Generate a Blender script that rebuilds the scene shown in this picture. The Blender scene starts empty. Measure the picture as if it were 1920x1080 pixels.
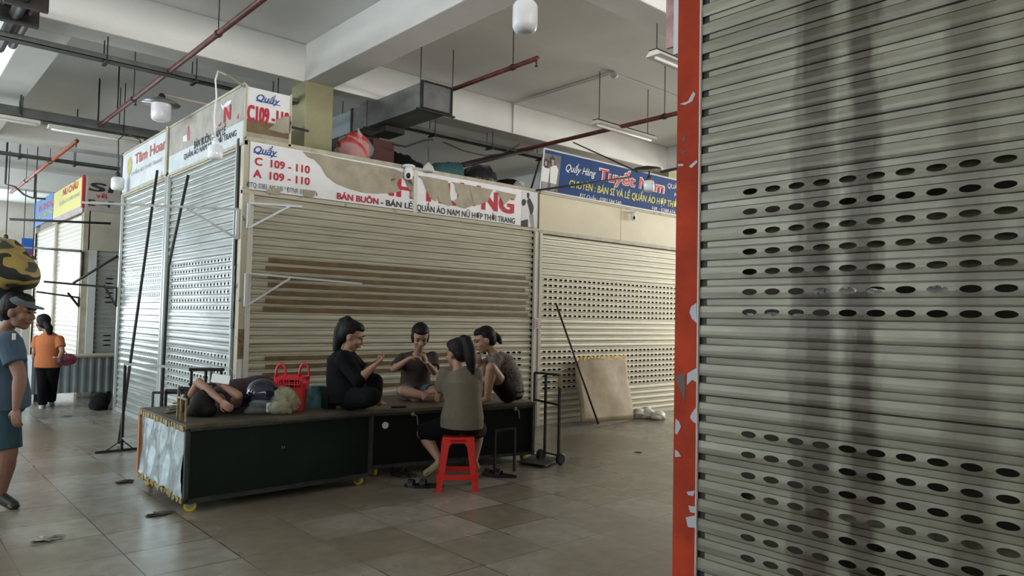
import bpy, bmesh, math, random
from mathutils import Vector, Matrix
random.seed(7)
SC = bpy.context.scene; COL = SC.collection
V = Vector
# ------------------------------------------------------------------ camera
F_PX = 1355.736; YAW, PIT, ROL = 0.727062988, 0.0412028761, 0.0204324644
HC = 1.5
fw = V((math.sin(YAW)*math.cos(PIT), math.cos(YAW)*math.cos(PIT), math.sin(PIT)))
_r = V((math.cos(YAW), -math.sin(YAW), 0)); _u = _r.cross(fw)
rt = _r*math.cos(ROL) + _u*math.sin(ROL); up = -_r*math.sin(ROL) + _u*math.cos(ROL)
CAMLOC = V((0, 0, HC))
cd = bpy.data.cameras.new('camera'); cam = bpy.data.objects.new('camera', cd); COL.objects.link(cam)
cam.matrix_world = Matrix(((rt.x, up.x, -fw.x, 0), (rt.y, up.y, -fw.y, 0), (rt.z, up.z, -fw.z, HC), (0, 0, 0, 1)))
cd.lens = F_PX*36/1920; cd.sensor_width = 36; cd.clip_start = 0.05; SC.camera = cam
# ------------------------------------------------------------------ world, light, exposure
SC.view_settings.view_transform = 'Standard'; SC.view_settings.look = 'None'
SC.view_settings.gamma = 1; SC.view_settings.exposure = 0.0
w = bpy.data.worlds.new('world'); SC.world = w; w.use_nodes = True
w.node_tree.nodes['Background'].inputs[0].default_value = (0.75, 0.88, 1, 1)
w.node_tree.nodes['Background'].inputs[1].default_value = 1.0
def area(name, loc, aim, sx, sy, power, col):
    l = bpy.data.lights.new(name, 'AREA'); l.shape = 'RECTANGLE'; l.size = sx; l.size_y = sy; l.energy = power; l.color = col
    o = bpy.data.objects.new(name, l); COL.objects.link(o); o.location = loc
    o.rotation_euler = (V(aim)-V(loc)).to_track_quat('-Z', 'Y').to_euler(); return o
COOL = (0.86, 0.95, 1.0); WARM = (1.0, 0.91, 0.76)
area('daylight_window_left', (-6.9, 14.5, 2.3), (0, 14.5, 9.5), 9.0, 3.4, 690, COOL)       # daylight through the openings, aimed upward to brighten the ceiling
area('daylight_window_left_near', (-6.9, 5.0, 2.3), (0, 5.6, 6.0), 4.0, 2.2, 40, COOL)
area('added_ceiling_fill_left', (-6.9, 11.0, 4.0), (0, 11.0, 12.0), 16.0, .5, 1000, COOL)  # added high lamp that brightens the left bay ceiling
area('daylight_window_back', (0.0, 27.9, 2.2), (0.0, 20, 6.0), 6.0, 3.2, 420, COOL)
area('daylight_doorway_right', (15.9, 5.2, 1.7), (8, 5.4, 3.6), 2.6, 2.6, 190, WARM)
area('added_upper_fill_right', (15.9, 2.0, 3.85), (8, 2.0, 9.5), 14.0, .8, 560, (1.0, .96, .89))  # added high lamp lifting the ceiling and the upper fronts
area('added_upper_fill_rear', (1.0, -5.9, 3.55), (1.0, 1, 8.5), 12.0, 1.2, 1300, (1.0, .975, .93))  # added lamp behind the viewer, brightens signs, upper fronts and ceiling

# ------------------------------------------------------------------ pixel helpers (calibrated on the photograph)
def ray(x, y): return rt*((x-960)/F_PX) - up*((y-540)/F_PX) + fw
def onX(x, y, X): d = ray(x, y); return CAMLOC + d*(X/d.x)
def onY(x, y, Y): d = ray(x, y); return CAMLOC + d*(Y/d.y)
def onZ(x, y, Z): d = ray(x, y); return CAMLOC + d*((Z-HC)/d.z)
def dp(x, y, D): return CAMLOC + ray(x, y)*D
def below(x, ytop, ztop, ybot):            # a vertical line from the height ztop down to where the photo ends it
    a = onZ(x, ytop, ztop); d = ray(x, ybot); t = (a.x*d.x+a.y*d.y)/(d.x*d.x+d.y*d.y)
    return a, V((a.x, a.y, HC+d.z*t))
# ------------------------------------------------------------------ materials
MATS = {}
def mat(name, col, rough=0.6, metal=0.0, var=0.0, scale=6.0, bump=0.0, alpha=1.0, trans=0.0, coat=0.0, stretch=(1, 1, 1), col2=None, emit=0, ior=1.45, spec=.5, ramp=(.38, .64)):
    if name in MATS: return MATS[name]
    m = bpy.data.materials.new(name); m.use_nodes = True; nt = m.node_tree; b = nt.nodes['Principled BSDF']
    b.inputs['Base Color'].default_value = (*col, 1); b.inputs['Roughness'].default_value = rough
    b.inputs['Metallic'].default_value = metal; b.inputs['Alpha'].default_value = alpha
    b.inputs['Transmission Weight'].default_value = trans; b.inputs['Coat Weight'].default_value = coat; b.inputs['IOR'].default_value = ior; b.inputs['Specular IOR Level'].default_value = spec
    if emit: b.inputs['Emission Color'].default_value = (*col, 1); b.inputs['Emission Strength'].default_value = emit
    if var or bump or col2:
        tc = nt.nodes.new('ShaderNodeTexCoord'); mp = nt.nodes.new('ShaderNodeMapping'); mp.inputs['Scale'].default_value = stretch
        nz = nt.nodes.new('ShaderNodeTexNoise'); nz.inputs['Scale'].default_value = scale; nz.inputs['Detail'].default_value = 6; nz.inputs['Roughness'].default_value = .6
        geo = nt.nodes.new('ShaderNodeNewGeometry')
        nt.links.new(geo.outputs['Position'], mp.inputs[0]); nt.links.new(mp.outputs[0], nz.inputs['Vector'])
        if var or col2:
            r = nt.nodes.new('ShaderNodeValToRGB'); r.color_ramp.elements[0].position = ramp[0]; r.color_ramp.elements[1].position = ramp[1]
            c2 = col2 if col2 else tuple(c*(1-var) for c in col)
            r.color_ramp.elements[0].color = (*c2, 1); r.color_ramp.elements[1].color = (*col, 1)
            nt.links.new(nz.outputs[0], r.inputs[0]); nt.links.new(r.outputs[0], b.inputs['Base Color'])
        if bump:
            bp = nt.nodes.new('ShaderNodeBump'); bp.inputs['Strength'].default_value = bump; bp.inputs['Distance'].default_value = .01
            nt.links.new(nz.outputs[0], bp.inputs['Height']); nt.links.new(bp.outputs[0], b.inputs['Normal'])
    MATS[name] = m; return m
def floor_mat():
    m = bpy.data.materials.new('floor_tile'); m.use_nodes = True; nt = m.node_tree; N = nt.nodes; L = nt.links; b = N['Principled BSDF']
    geo = N.new('ShaderNodeNewGeometry'); mp = N.new('ShaderNodeMapping'); mp.inputs['Location'].default_value = (-0.17, -0.35, 0)
    L.new(geo.outputs['Position'], mp.inputs[0])
    nd = N.new('ShaderNodeTexNoise'); nd.inputs['Scale'].default_value = 7; nd.inputs['Detail'].default_value = 3
    L.new(geo.outputs['Position'], nd.inputs['Vector'])
    br = N.new('ShaderNodeTexBrick'); br.offset = 0; br.inputs['Scale'].default_value = 1
    br.inputs['Brick Width'].default_value = .535; br.inputs['Row Height'].default_value = .51; br.inputs['Mortar Size'].default_value = .0045
    br.inputs['Mortar Smooth'].default_value = .3; br.inputs['Bias'].default_value = 0
    br.inputs['Color1'].default_value = (.30, .29, .26, 1); br.inputs['Color2'].default_value = (.20, .17, .125, 1); br.inputs['Mortar'].default_value = (.035, .03, .025, 1)
    L.new(mp.outputs[0], br.inputs['Vector'])
    n1 = N.new('ShaderNodeTexNoise'); n1.inputs['Scale'].default_value = .55; n1.inputs['Detail'].default_value = 5
    n2 = N.new('ShaderNodeTexNoise'); n2.inputs['Scale'].default_value = 9; n2.inputs['Detail'].default_value = 7
    for n in (n1, n2): L.new(geo.outputs['Position'], n.inputs['Vector'])
    # where grime has filled and hidden the joints
    r0 = N.new('ShaderNodeValToRGB'); r0.color_ramp.elements[0].position = .50; r0.color_ramp.elements[1].position = .58
    L.new(n1.outputs[0], r0.inputs[0])
    grime = N.new('ShaderNodeMixRGB'); grime.inputs[2].default_value = (.18, .155, .115, 1)
    mm = N.new('ShaderNodeMath'); mm.operation = 'MULTIPLY'; mm.inputs[1].default_value = .75
    L.new(r0.outputs[0], mm.inputs[0]); L.new(mm.outputs[0], grime.inputs[0]); L.new(br.outputs['Color'], grime.inputs[1])
    r2 = N.new('ShaderNodeValToRGB'); r2.color_ramp.elements[0].position = .25; r2.color_ramp.elements[0].color = (.7, .67, .62, 1); r2.color_ramp.elements[1].position = .7
    L.new(n2.outputs[0], r2.inputs[0])
    mx = N.new('ShaderNodeMixRGB'); mx.blend_type = 'MULTIPLY'; mx.inputs[0].default_value = 1
    L.new(grime.outputs[0], mx.inputs[1]); L.new(r2.outputs[0], mx.inputs[2]); L.new(mx.outputs[0], b.inputs['Base Color'])
    rr = N.new('ShaderNodeMapRange'); rr.inputs['To Min'].default_value = .13; rr.inputs['To Max'].default_value = .42
    L.new(n1.outputs[0], rr.inputs[0]); L.new(rr.outputs[0], b.inputs['Roughness'])
    bp = N.new('ShaderNodeBump'); bp.inputs['Strength'].default_value = .12; bp.inputs['Distance'].default_value = .01
    L.new(nd.outputs[0], bp.inputs['Height']); L.new(bp.outputs[0], b.inputs['Normal'])
    return m
def shutter_mat(name, base, dirt, axis, rough=.42, stains=(), metal=.25, var=.4):
    """painted roll-up slats with streaks of dirt; stains = [(centre, halfwidth, strength)] along the axis"""
    m = bpy.data.materials.new(name); m.use_nodes = True; nt = m.node_tree; N = nt.nodes; L = nt.links; b = N['Principled BSDF']
    b.inputs['Roughness'].default_value = rough; b.inputs['Metallic'].default_value = metal
    geo = N.new('ShaderNodeNewGeometry'); mp = N.new('ShaderNodeMapping'); mp.inputs['Scale'].default_value = (1.2, 1.2, 9)
    nz = N.new('ShaderNodeTexNoise'); nz.inputs['Scale'].default_value = 1.6; nz.inputs['Detail'].default_value = 8; nz.inputs['Roughness'].default_value = .65
    L.new(geo.outputs['Position'], mp.inputs[0]); L.new(mp.outputs[0], nz.inputs['Vector'])
    n3 = N.new('ShaderNodeTexNoise'); n3.inputs['Scale'].default_value = 5; n3.inputs['Detail'].default_value = 6
    m3 = N.new('ShaderNodeMapping'); m3.inputs['Scale'].default_value = (3, 3, .8)
    L.new(geo.outputs['Position'], m3.inputs[0]); L.new(m3.outputs[0], n3.inputs['Vector'])
    rp = N.new('ShaderNodeValToRGB'); rp.color_ramp.elements[0].position = .35; rp.color_ramp.elements[1].position = .65
    rp.color_ramp.elements[0].color = (*[c*(1-var)+d*var for c, d in zip(base, dirt)], 1); rp.color_ramp.elements[1].color = (*base, 1)
    L.new(nz.outputs[0], rp.inputs[0]); last = rp.outputs[0]
    if stains:
        sx = N.new('ShaderNodeSeparateXYZ'); L.new(geo.outputs['Position'], sx.inputs[0])
        ad = N.new('ShaderNodeMath'); ad.operation = 'MULTIPLY_ADD'; ad.inputs[1].default_value = .12; ad.inputs[2].default_value = -.06
        L.new(n3.outputs[0], ad.inputs[0])
        pos = N.new('ShaderNodeMath'); pos.operation = 'ADD'; L.new(sx.outputs['XYZ'.index(axis)], pos.inputs[0]); L.new(ad.outputs[0], pos.inputs[1])
        for c, hw, s in stains:
            a = N.new('ShaderNodeMath'); a.operation = 'SUBTRACT'; a.inputs[1].default_value = c; L.new(pos.outputs[0], a.inputs[0])
            d = N.new('ShaderNodeMath'); d.operation = 'ABSOLUTE'; L.new(a.outputs[0], d.inputs[0])
            r = N.new('ShaderNodeMapRange'); r.inputs['From Min'].default_value = hw; r.inputs['From Max'].default_value = hw*.35; r.inputs['To Max'].default_value = s
            L.new(d.outputs[0], r.inputs[0])
            t = N.new('ShaderNodeMath'); t.operation = 'MULTIPLY'; L.new(r.outputs[0], t.inputs[0]); L.new(nz.outputs[0], t.inputs[1])
            mx = N.new('ShaderNodeMixRGB'); mx.inputs[2].default_value = (*dirt, 1)
            L.new(t.outputs[0], mx.inputs[0]); L.new(last, mx.inputs[1]); last = mx.outputs[0]
    L.new(last, b.inputs['Base Color'])
    bp = N.new('ShaderNodeBump'); bp.inputs['Strength'].default_value = .1; bp.inputs['Distance'].default_value = .01
    L.new(n3.outputs[0], bp.inputs['Height']); L.new(bp.outputs[0], b.inputs['Normal'])
    return m
CONC = mat('painted_concrete', (.82, .82, .79), .8, var=.12, scale=.7, bump=.12)
SLAB = mat('ceiling_paint', (.88, .89, .88), .85, var=.10, scale=.5, bump=.1)
COLUMN = mat('column_yellow_paint', (.36, .34, .20), .7, var=.2, scale=1.5)
WALLM = mat('wall_paint', (.62, .60, .54), .8, var=.15, scale=1)
STEEL = mat('galvanised_duct', (.30, .31, .31), .38, metal=.75, var=.35, scale=3)
TRAY = mat('cable_tray_grey', (.13, .14, .13), .6, metal=.3, var=.3)
DARKM = mat('dark_metal', (.045, .04, .038), .5, metal=.5, var=.3, scale=20)
ROD = mat('rod_black', (.03, .03, .03), .6)
REDPIPE = mat('red_pipe_shaded', (.15, .035, .025), .5, var=.5, scale=9)  # red darkened in the colour itself for pipes that hang unlit
ORANGE = mat('red_oxide_post', (.40, .045, .016), .75, spec=.2, var=.35, scale=3, bump=.1)
CREAM = mat('cream_frame', (.50, .46, .35), .5, var=.25, scale=7)
RUSTY = mat('rusty_cream', (.50, .46, .36), .6, scale=11, col2=(.12, .08, .05), ramp=(.30, .40))
WHITEP = mat('white_plastic', (.80, .80, .80), .3)
WHITEB = mat('white_board', (.80, .80, .82), .4, var=.08, scale=5)
GLASSY = mat('frosted_glass', (.85, .86, .88), .22, trans=.25)
CLEAR = mat('clear_plastic_bag', (.8, .82, .8), .12, alpha=.28, bump=.8, scale=25)
YCLEAR = mat('yellowish_plastic_bag', (.45, .47, .30), 0.2, alpha=.55, bump=.9, scale=22, var=.3)
REDBAG = mat('red_plastic_basket', (.62, .03, .04), .35)
REDST = mat('red_stool_plastic', (.55, .016, .012), .32)
BLACK = mat('black_cloth', (.006, .006, .007), .9, spec=.15, bump=.5, scale=20)
BLKPL = mat('black_plastic', (.012, .012, .014), .25, bump=.6, scale=14)
RUBBER = mat('black_rubber', (.02, .018, .018), .45)
GREENC = mat('dark_green_cart_panel', (.005, .014, .011), .5, spec=.3, var=.4, scale=2)
TIN = mat('wrinkled_tin', (.50, .60, .63), .27, metal=.75, bump=.9, scale=5, stretch=(1.2, 1.2, .35), var=.15)
WOODT = mat('worn_board_top', (.10, .085, .06), .55, var=.5, scale=7)
BROWN = mat('brown_tape', (.18, .115, .05), .45, var=.35, scale=6)
TORN = mat('bare_board_beige', (.40, .355, .27), .6, var=.22, scale=6)
LBLUE = mat('blue_script', (.02, .07, .30), .5); LRED = mat('red_letters', (.45, .012, .04), .5); LBLACK = mat('black_letters', (.012, .012, .015), .5)
SKIN = mat('skin', (.33, .185, .125), .55, var=.12, scale=12)
SKIND = mat('skin_tanned', (.24, .125, .085), .55, var=.12, scale=12)
HAIR = mat('black_hair', (.007, .006, .006), .6, spec=.25, bump=.6, scale=60, stretch=(1, 1, .15))
YELW = mat('yellow_wheel', (.65, .45, .02), .4)
BRASS = mat('gold_foil', (.45, .33, .12), .35, metal=.6, var=.5, scale=40, bump=1)
# ------------------------------------------------------------------ mesh helpers (all in world coordinates)
def box(bm, a, b):
    a = V(a); b = V(b); lo = V([min(a[i], b[i]) for i in range(3)]); hi = V([max(a[i], b[i]) for i in range(3)])
    v = [bm.verts.new((x, y, z)) for z in (lo.z, hi.z) for x, y in ((lo.x, lo.y), (hi.x, lo.y), (hi.x, hi.y), (lo.x, hi.y))]
    for f in ((3, 2, 1, 0), (4, 5, 6, 7), (0, 1, 5, 4), (1, 2, 6, 5), (2, 3, 7, 6), (3, 0, 4, 7)): bm.faces.new([v[i] for i in f])
    return bm
def frame_of(d):
    d = d.normalized(); a = V((0, 0, 1)) if abs(d.z) < .9 else V((1, 0, 0)); s = d.cross(a).normalized(); return s, d.cross(s).normalized()
def tube(bm, pts, r, n=10, cap=True, r2=None):
    pts = [V(p) for p in pts]; rings = []
    for i, p in enumerate(pts):
        d = (pts[min(i+1, len(pts)-1)]-pts[max(i-1, 0)]).normalized()
        if i == 0: s, t = frame_of(d)
        else:
            s = (s-d*s.dot(d)).normalized(); t = d.cross(s)
        rr = r if r2 is None else r+(r2-r)*i/(len(pts)-1)
        if isinstance(r, (list, tuple)): rr = r[i]
        rings.append([bm.verts.new(p+s*math.cos(2*math.pi*k/n)*rr+t*math.sin(2*math.pi*k/n)*rr) for k in range(n)])
    for A, B in zip(rings, rings[1:]):
        for k in range(n): bm.faces.new((A[k], A[(k+1) % n], B[(k+1) % n], B[k]))
    if cap: bm.faces.new(rings[0][::-1]); bm.faces.new(rings[-1])
    return bm
def bar(bm, a, b, w, h=None):              # square bar between two points
    h = h or w; a = V(a); b = V(b); d = (b-a).normalized(); s, t = frame_of(d)
    R = [[bm.verts.new(p+s*x*w/2+t*y*h/2) for x, y in ((-1, -1), (1, -1), (1, 1), (-1, 1))] for p in (a, b)]
    for k in range(4): bm.faces.new((R[0][k], R[0][(k+1) % 4], R[1][(k+1) % 4], R[1][k]))
    bm.faces.new(R[0][::-1]); bm.faces.new(R[1]); return bm
def ball(bm, c, r, rot=None, seg=14):
    r = V((r, r, r)) if not hasattr(r, '__len__') else V(r)
    M = Matrix.Translation(V(c)) @ (rot.to_4x4() if rot else Matrix.Identity(4)) @ Matrix.Diagonal((*r, 1))
    bmesh.ops.create_uvsphere(bm, u_segments=seg, v_segments=max(6, seg*2//3), radius=1, matrix=M); return bm
def cap(bm, a, b, ra, rb, n=12):           # tapered capsule
    tube(bm, [a, b], [ra, rb], n); ball(bm, a, ra, seg=n); ball(bm, b, rb, seg=n)
def lathe(bm, c, prof, n=20, axis=None):
    c = V(c); s, t, d = V((1, 0, 0)), V((0, 1, 0)), V((0, 0, 1))
    if axis is not None: d = V(axis).normalized(); s, t = frame_of(d)
    R = []
    for r, z in prof: R.append([bm.verts.new(c+d*z+(s*math.cos(6.28318*k/n)+t*math.sin(6.28318*k/n))*max(r, 1e-4)) for k in range(n)])
    for A, B in zip(R, R[1:]):
        for k in range(n): bm.faces.new((A[k], A[(k+1) % n], B[(k+1) % n], B[k]))
    bm.faces.new(R[0][::-1]); bm.faces.new(R[-1]); return bm
def slab(bm, poly, thick):                 # polygon of 3-D points extruded along vector
    t = V(thick); A = [bm.verts.new(V(p)) for p in poly]; B = [bm.verts.new(V(p)+t) for p in poly]; n = len(poly)
    bm.faces.new(A[::-1]); bm.faces.new(B)
    for k in range(n): bm.faces.new((A[k], A[(k+1) % n], B[(k+1) % n], B[k]))
    return bm
def NB(): return bmesh.new()
def origin_of(o):
    p = V((0, 0, 0))
    while o: p += V(o.location); o = o.parent
    return p
def obj(name, bm, m, parent=None, smooth=False, bevel=0, mods=None, fix=True):
    if fix: bmesh.ops.recalc_face_normals(bm, faces=bm.faces)
    if parent is None:
        vs = [v.co for v in bm.verts]; lo = V([min(c[i] for c in vs) for i in range(3)]); hi = V([max(c[i] for c in vs) for i in range(3)])
        o0 = V(((lo.x+hi.x)/2, (lo.y+hi.y)/2, lo.z))
    else: o0 = origin_of(parent)
    for v in bm.verts: v.co -= o0
    me = bpy.data.meshes.new(name); bm.to_mesh(me); bm.free()
    if smooth:
        for p in me.polygons: p.use_smooth = True
    me.materials.append(m); o = bpy.data.objects.new(name, me); COL.objects.link(o)
    if parent is None: o.location = o0
    else: o.parent = parent
    if bevel:
        b = o.modifiers.new('bevel', 'BEVEL'); b.width = bevel; b.segments = 2; b.limit_method = 'ANGLE'
    if mods: mods(o)
    return o
def tag(o, label, cat, group=None):
    o['label'] = label; o['category'] = cat
    if group: o['group'] = group
    return o
def thing(name, label, cat, loc, group=None):
    o = bpy.data.objects.new(name, None); COL.objects.link(o); o.location = loc; o.empty_display_size = .1
    return tag(o, label, cat, group)
def struct(name, bm, m, **k):
    o = obj(name, bm, m, **k); o['kind'] = 'structure'; return o
def copy_tree(o, loc=None, parent=None, label=None):
    c = o.copy(); COL.objects.link(c)
    if parent: c.parent = parent
    if loc is not None: c.location = loc
    if label: c['label'] = label
    for ch in list(o.children): copy_tree(ch, parent=c)
    return c
def bx(a, b): return box(NB(), a, b)
def fuse(o, vox=.008, it=4, fac=.5):       # one continuous skin over overlapping pieces
    r = o.modifiers.new('remesh', 'REMESH'); r.mode = 'VOXEL'; r.voxel_size = vox; r.use_smooth_shade = True
    s = o.modifiers.new('smooth', 'SMOOTH'); s.factor = fac; s.iterations = it
    dg = bpy.context.evaluated_depsgraph_get(); me = bpy.data.meshes.new_from_object(o.evaluated_get(dg))
    o.modifiers.clear(); me.materials.clear(); me.materials.append(o.data.materials[0]); o.data = me
    for p in me.polygons: p.use_smooth = True
def fused(name, bm, m, parent, vox=.008, it=4, fac=.5):
    o = obj(name, bm, m, parent, fix=True); fuse(o, vox, it, fac); return o
def text(name, s, m, parent, o0, o1, otop, bold=.012, shear=0.0, off=.003, outline=False):
    """flat lettering: baseline from o0 to o1, cap height reaches otop (world points)"""
    cu = bpy.data.curves.new(name, 'FONT'); cu.body = s; cu.size = 1; cu.shear = shear; cu.extrude = 0.0; cu.resolution_u = 3
    tmp = bpy.data.objects.new(name, cu); COL.objects.link(tmp)
    dg = bpy.context.evaluated_depsgraph_get(); me = bpy.data.meshes.new_from_object(tmp.evaluated_get(dg))
    bpy.data.objects.remove(tmp)
    xs = [v.co.x for v in me.vertices]; x0, x1 = min(xs), max(xs)
    o0, o1, otop = V(o0), V(o1), V(otop); ux = o1-o0; uy = otop-o0; uy = uy - ux.normalized()*uy.dot(ux.normalized())
    n = ux.cross(uy).normalized(); CAPH = .729
    org = origin_of(parent)
    sx = ux.length/(x1-x0); sy = uy.length/CAPH; uxn, uyn = ux.normalized(), uy.normalized(); b = bold*sy
    base = [(v.co.x, v.co.y) for v in me.vertices]; polys = [tuple(p.vertices) for p in me.polygons]; vs = []; fs = []
    sh = [(0, 0)] if bold <= 0 else [(-1, -.6), (1, -.6), (-1, .6), (1, .6), (0, 0)]
    for q, (ax, ay) in enumerate(sh):
        k0 = len(vs)
        for x, y in base: vs.append(o0+ux*((x-x0)/(x1-x0))+uy*(y/CAPH)+uxn*ax*b+uyn*ay*b+n*(off+q*5e-5)-org)
        fs += [tuple(i+k0 for i in f) for f in polys]
    bpy.data.meshes.remove(me); me = bpy.data.meshes.new(name); me.from_pydata(vs, [], fs)
    me.materials.clear(); me.materials.append(m); o = bpy.data.objects.new(name, me); COL.objects.link(o); o.parent = parent
    return o

# ================================================================== THE HALL
XB, YB = 4.0, 8.45          # beam line X / Y
ZS, ZB = 4.9, 4.42          # slab, beam soffit
struct('floor', bx((-7.2, -6.2, -.1), (17, 28.2, 0)), floor_mat())
struct('ceiling', bx((-7.2, -6.2, ZS), (17, 28.2, ZS+.2)), SLAB)
def wall_with_openings(name, axis, pos, lo, hi, holes, th=.2):
    bm = NB(); cuts = sorted(holes)
    def B(u0, u1, z0, z1):
        if u1-u0 < 1e-4 or z1-z0 < 1e-4: return
        if axis == 'X': box(bm, (pos, u0, z0), (pos+th, u1, z1))
        else: box(bm, (u0, pos, z0), (u1, pos+th, z1))
    u = lo
    for a, b, z0, z1 in cuts: B(u, a, 0, ZS); B(a, b, 0, z0); B(a, b, z1, ZS); u = b
    B(u, hi, 0, ZS); struct(name, bm, WALLM)
wall_with_openings('wall_left', 'X', -7.2, -6.2, 28.2, [(2.9, 7.1, 1.1, 4.4), (9.9, 19.1, .4, 4.4)])
wall_with_openings('wall_right', 'X', 16.0, -6.2, 28.2, [(-5, 3.7, 3.4, 4.3), (3.8, 6.6, .0, 4.3), (6.7, 9, 3.4, 4.3)])
wall_with_openings('wall_back', 'Y', 28.0, -7.2, 17, [(-3.1, 3.1, .5, 3.9)])
wall_with_openings('wall_rear', 'Y', -6.2, -7.2, 17, [(-5.1, 7.1, 2.8, 4.2)])
def window(n, axis, pos, a, b, z0, z1):
    bm = NB(); k = max(2, round((b-a)/1.5))
    for i in range(k+1):
        u = a+(b-a)*i/k
        if axis == 'X': box(bm, (pos, u-.03, z0), (pos+.05, u+.03, z1))
        else: box(bm, (u-.03, pos, z0), (u+.03, pos+.05, z1))
    for z in (z0+.03, z1-.03):
        if axis == 'X': box(bm, (pos, a, z-.03), (pos+.05, b, z+.03))
        else: box(bm, (a, pos, z-.03), (b, pos+.05, z+.03))
    struct('window_%d' % n, bm, mat('window_frame', (.5, .5, .5), .4, metal=.4))
window(1, 'X', -7.15, 2.9, 7.1, 1.1, 4.4); window(2, 'X', -7.15, 9.9, 19.1, .4, 4.4); window(3, 'Y', 28.1, -3.1, 3.1, .5, 3.9); window(4, 'Y', -6.15, -5.1, 7.1, 2.8, 4.2)  # the rear strip window is added with the lamp behind the viewer
# beams
def beam(name, a, b): struct(name, bx(a, b), CONC, bevel=.012)
beam('ceiling_beam', (-7, 8.5, ZB), (16, 8.9, ZS)); beam('ceiling_beam', (-7, 14.9, ZB-.03), (16, 15.3, ZS)); beam('ceiling_beam', (-7, 21.2, ZB), (16, 21.6, ZS))
beam('ceiling_beam', (-7, 4.10, ZB), (16, 4.46, ZS)); beam('ceiling_beam', (-7, -2, ZB), (16, -1.6, ZS))
for X in (XB, 11.55): beam('ceiling_beam', (X-.01, -6, ZB), (X+.38, 8.5, ZS))
for X in (1.12, 11.55): beam('ceiling_beam', (X, 8.9, ZB), (X+.4, 14.9, ZS))
for X in (XB, 11.55, -6.6):
    for Y in (8.45, 21.15): struct('column', bx((X-.01, Y, 0), (X+.37, Y+.42, ZB+.02)), COLUMN, bevel=.01)

# ================================================================== ROLL-UP SHUTTERS
PITCH = .0858
def prof(v, dep=1.0):   # offset of a slat out of the curtain plane, v in 0..1 of the pitch (0 = bottom of the wide band)
    if v <= .64: return .004+.005*dep*min(1, .35+.65*math.sin(math.pi*min(1, max(0, v/.64)))*2.2) if v <= .32 else .004+.005*dep*(1-.55*(v-.32)/.32)
    if v <= .675: return -.003*dep
    if v <= .962: return .003
    return -.004*dep
def curtain(o, u, n, width, ztop, z0=.0, holes=(), nseg=16, inset=.022, dep=1.0, hp=.103, hw=.034, hh=.0135, margin=.12, skip=None):
    """curtain mesh: o = bottom-left corner, u = direction along, n = outward; holes = slat numbers with perforations"""
    bm = NB(); o = V(o); u = V(u); n = V(n); cache = {}
    def P(x, z, v=None):
        k = (round(x*2e4), round(z*2e4))
        if k not in cache:
            vv = (z/PITCH+.32) % 1.0
            cache[k] = bm.verts.new(o+u*x+V((0, 0, z))+n*prof(vv, dep))
        return cache[k]
    N = int(ztop/PITCH)
    for i in range(0, N+1):
        zb = (i-.32)*PITCH                      # slat's wide band begins here; hole centre at i*PITCH
        rows = [0, .04, .14, .32, .5, .60, .64]
        for a, b in zip(rows, rows[1:]):
            za, zc = zb+a*PITCH, zb+b*PITCH
            if za < z0-1e-6 or zc > ztop: continue
            if i in holes and a >= .039 and b <= .601: continue
            bm.faces.new((P(0, za), P(width, za), P(width, zc), P(0, zc)))
        # hidden joint and narrow band, inset at the ends (dark notches in the guide)
        for a, b, ins in ((.64, .652, 0), (.652, .672, inset), (.672, .684, inset), (.684, .96, inset), (.96, .972, inset), (.972, .99, inset), (.99, 1.0, inset)):
            za, zc = zb+a*PITCH, zb+b*PITCH
            if za < z0-1e-6 or zc > ztop: continue
            bm.faces.new((P(ins, za), P(width-ins, za), P(width-ins, zc), P(ins, zc)))
        if i in holes:
            zl, zh = zb+.04*PITCH, zb+.60*PITCH; zc = (zl+zh)/2
            cnt = int((width-2*margin)/hp); m0 = (width-cnt*hp)/2
            m0 = margin
            for k in range(cnt):
                xa = m0+k*hp; xb = xa+hp; xc = (xa+xb)/2
                if skip and skip(i, k): 
                    bm.faces.new((P(xa, zl), P(xb, zl), P(xb, zc), P(xa, zc))); bm.faces.new((P(xa, zc), P(xb, zc), P(xb, zh), P(xa, zh))); continue
                E, R = [], []
                for j in range(nseg):
                    t = 2*math.pi*(j+.5)/nseg; ct, st = math.cos(t), math.sin(t)
                    E.append(P(xc+hw*ct, zc+hh*st))
                    q = max(abs(ct)/((xb-xa)/2), abs(st)/((zh-zl)/2)); R.append((xc+ct/q, zc+st/q))
                # snap the closest ring points to the corners
                for cx, cz in ((xa, zl), (xb, zl), (xb, zh), (xa, zh)):
                    j = min(range(nseg), key=lambda j: (R[j][0]-cx)**2*.08+(R[j][1]-cz)**2 if (R[j][0]-xc)*(cx-xc) > 0 and (R[j][1]-zc)*(cz-zc) > 0 else 9)
                    R[j] = (cx, cz)
                RV = [P(*r) for r in R]
                for j in range(nseg):
                    k2 = (j+1) % nseg; f = [E[j], RV[j], RV[k2], E[k2]]
                    if len(set(f)) == 4: bm.faces.new(f)
            xe = m0+cnt*hp
            for a, b in ((0, m0), (xe, width)):
                bm.faces.new((P(a, zl), P(b, zl), P(b, zc), P(a, zc))); bm.faces.new((P(a, zc), P(b, zc), P(b, zh), P(a, zh)))
    return bm
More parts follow.
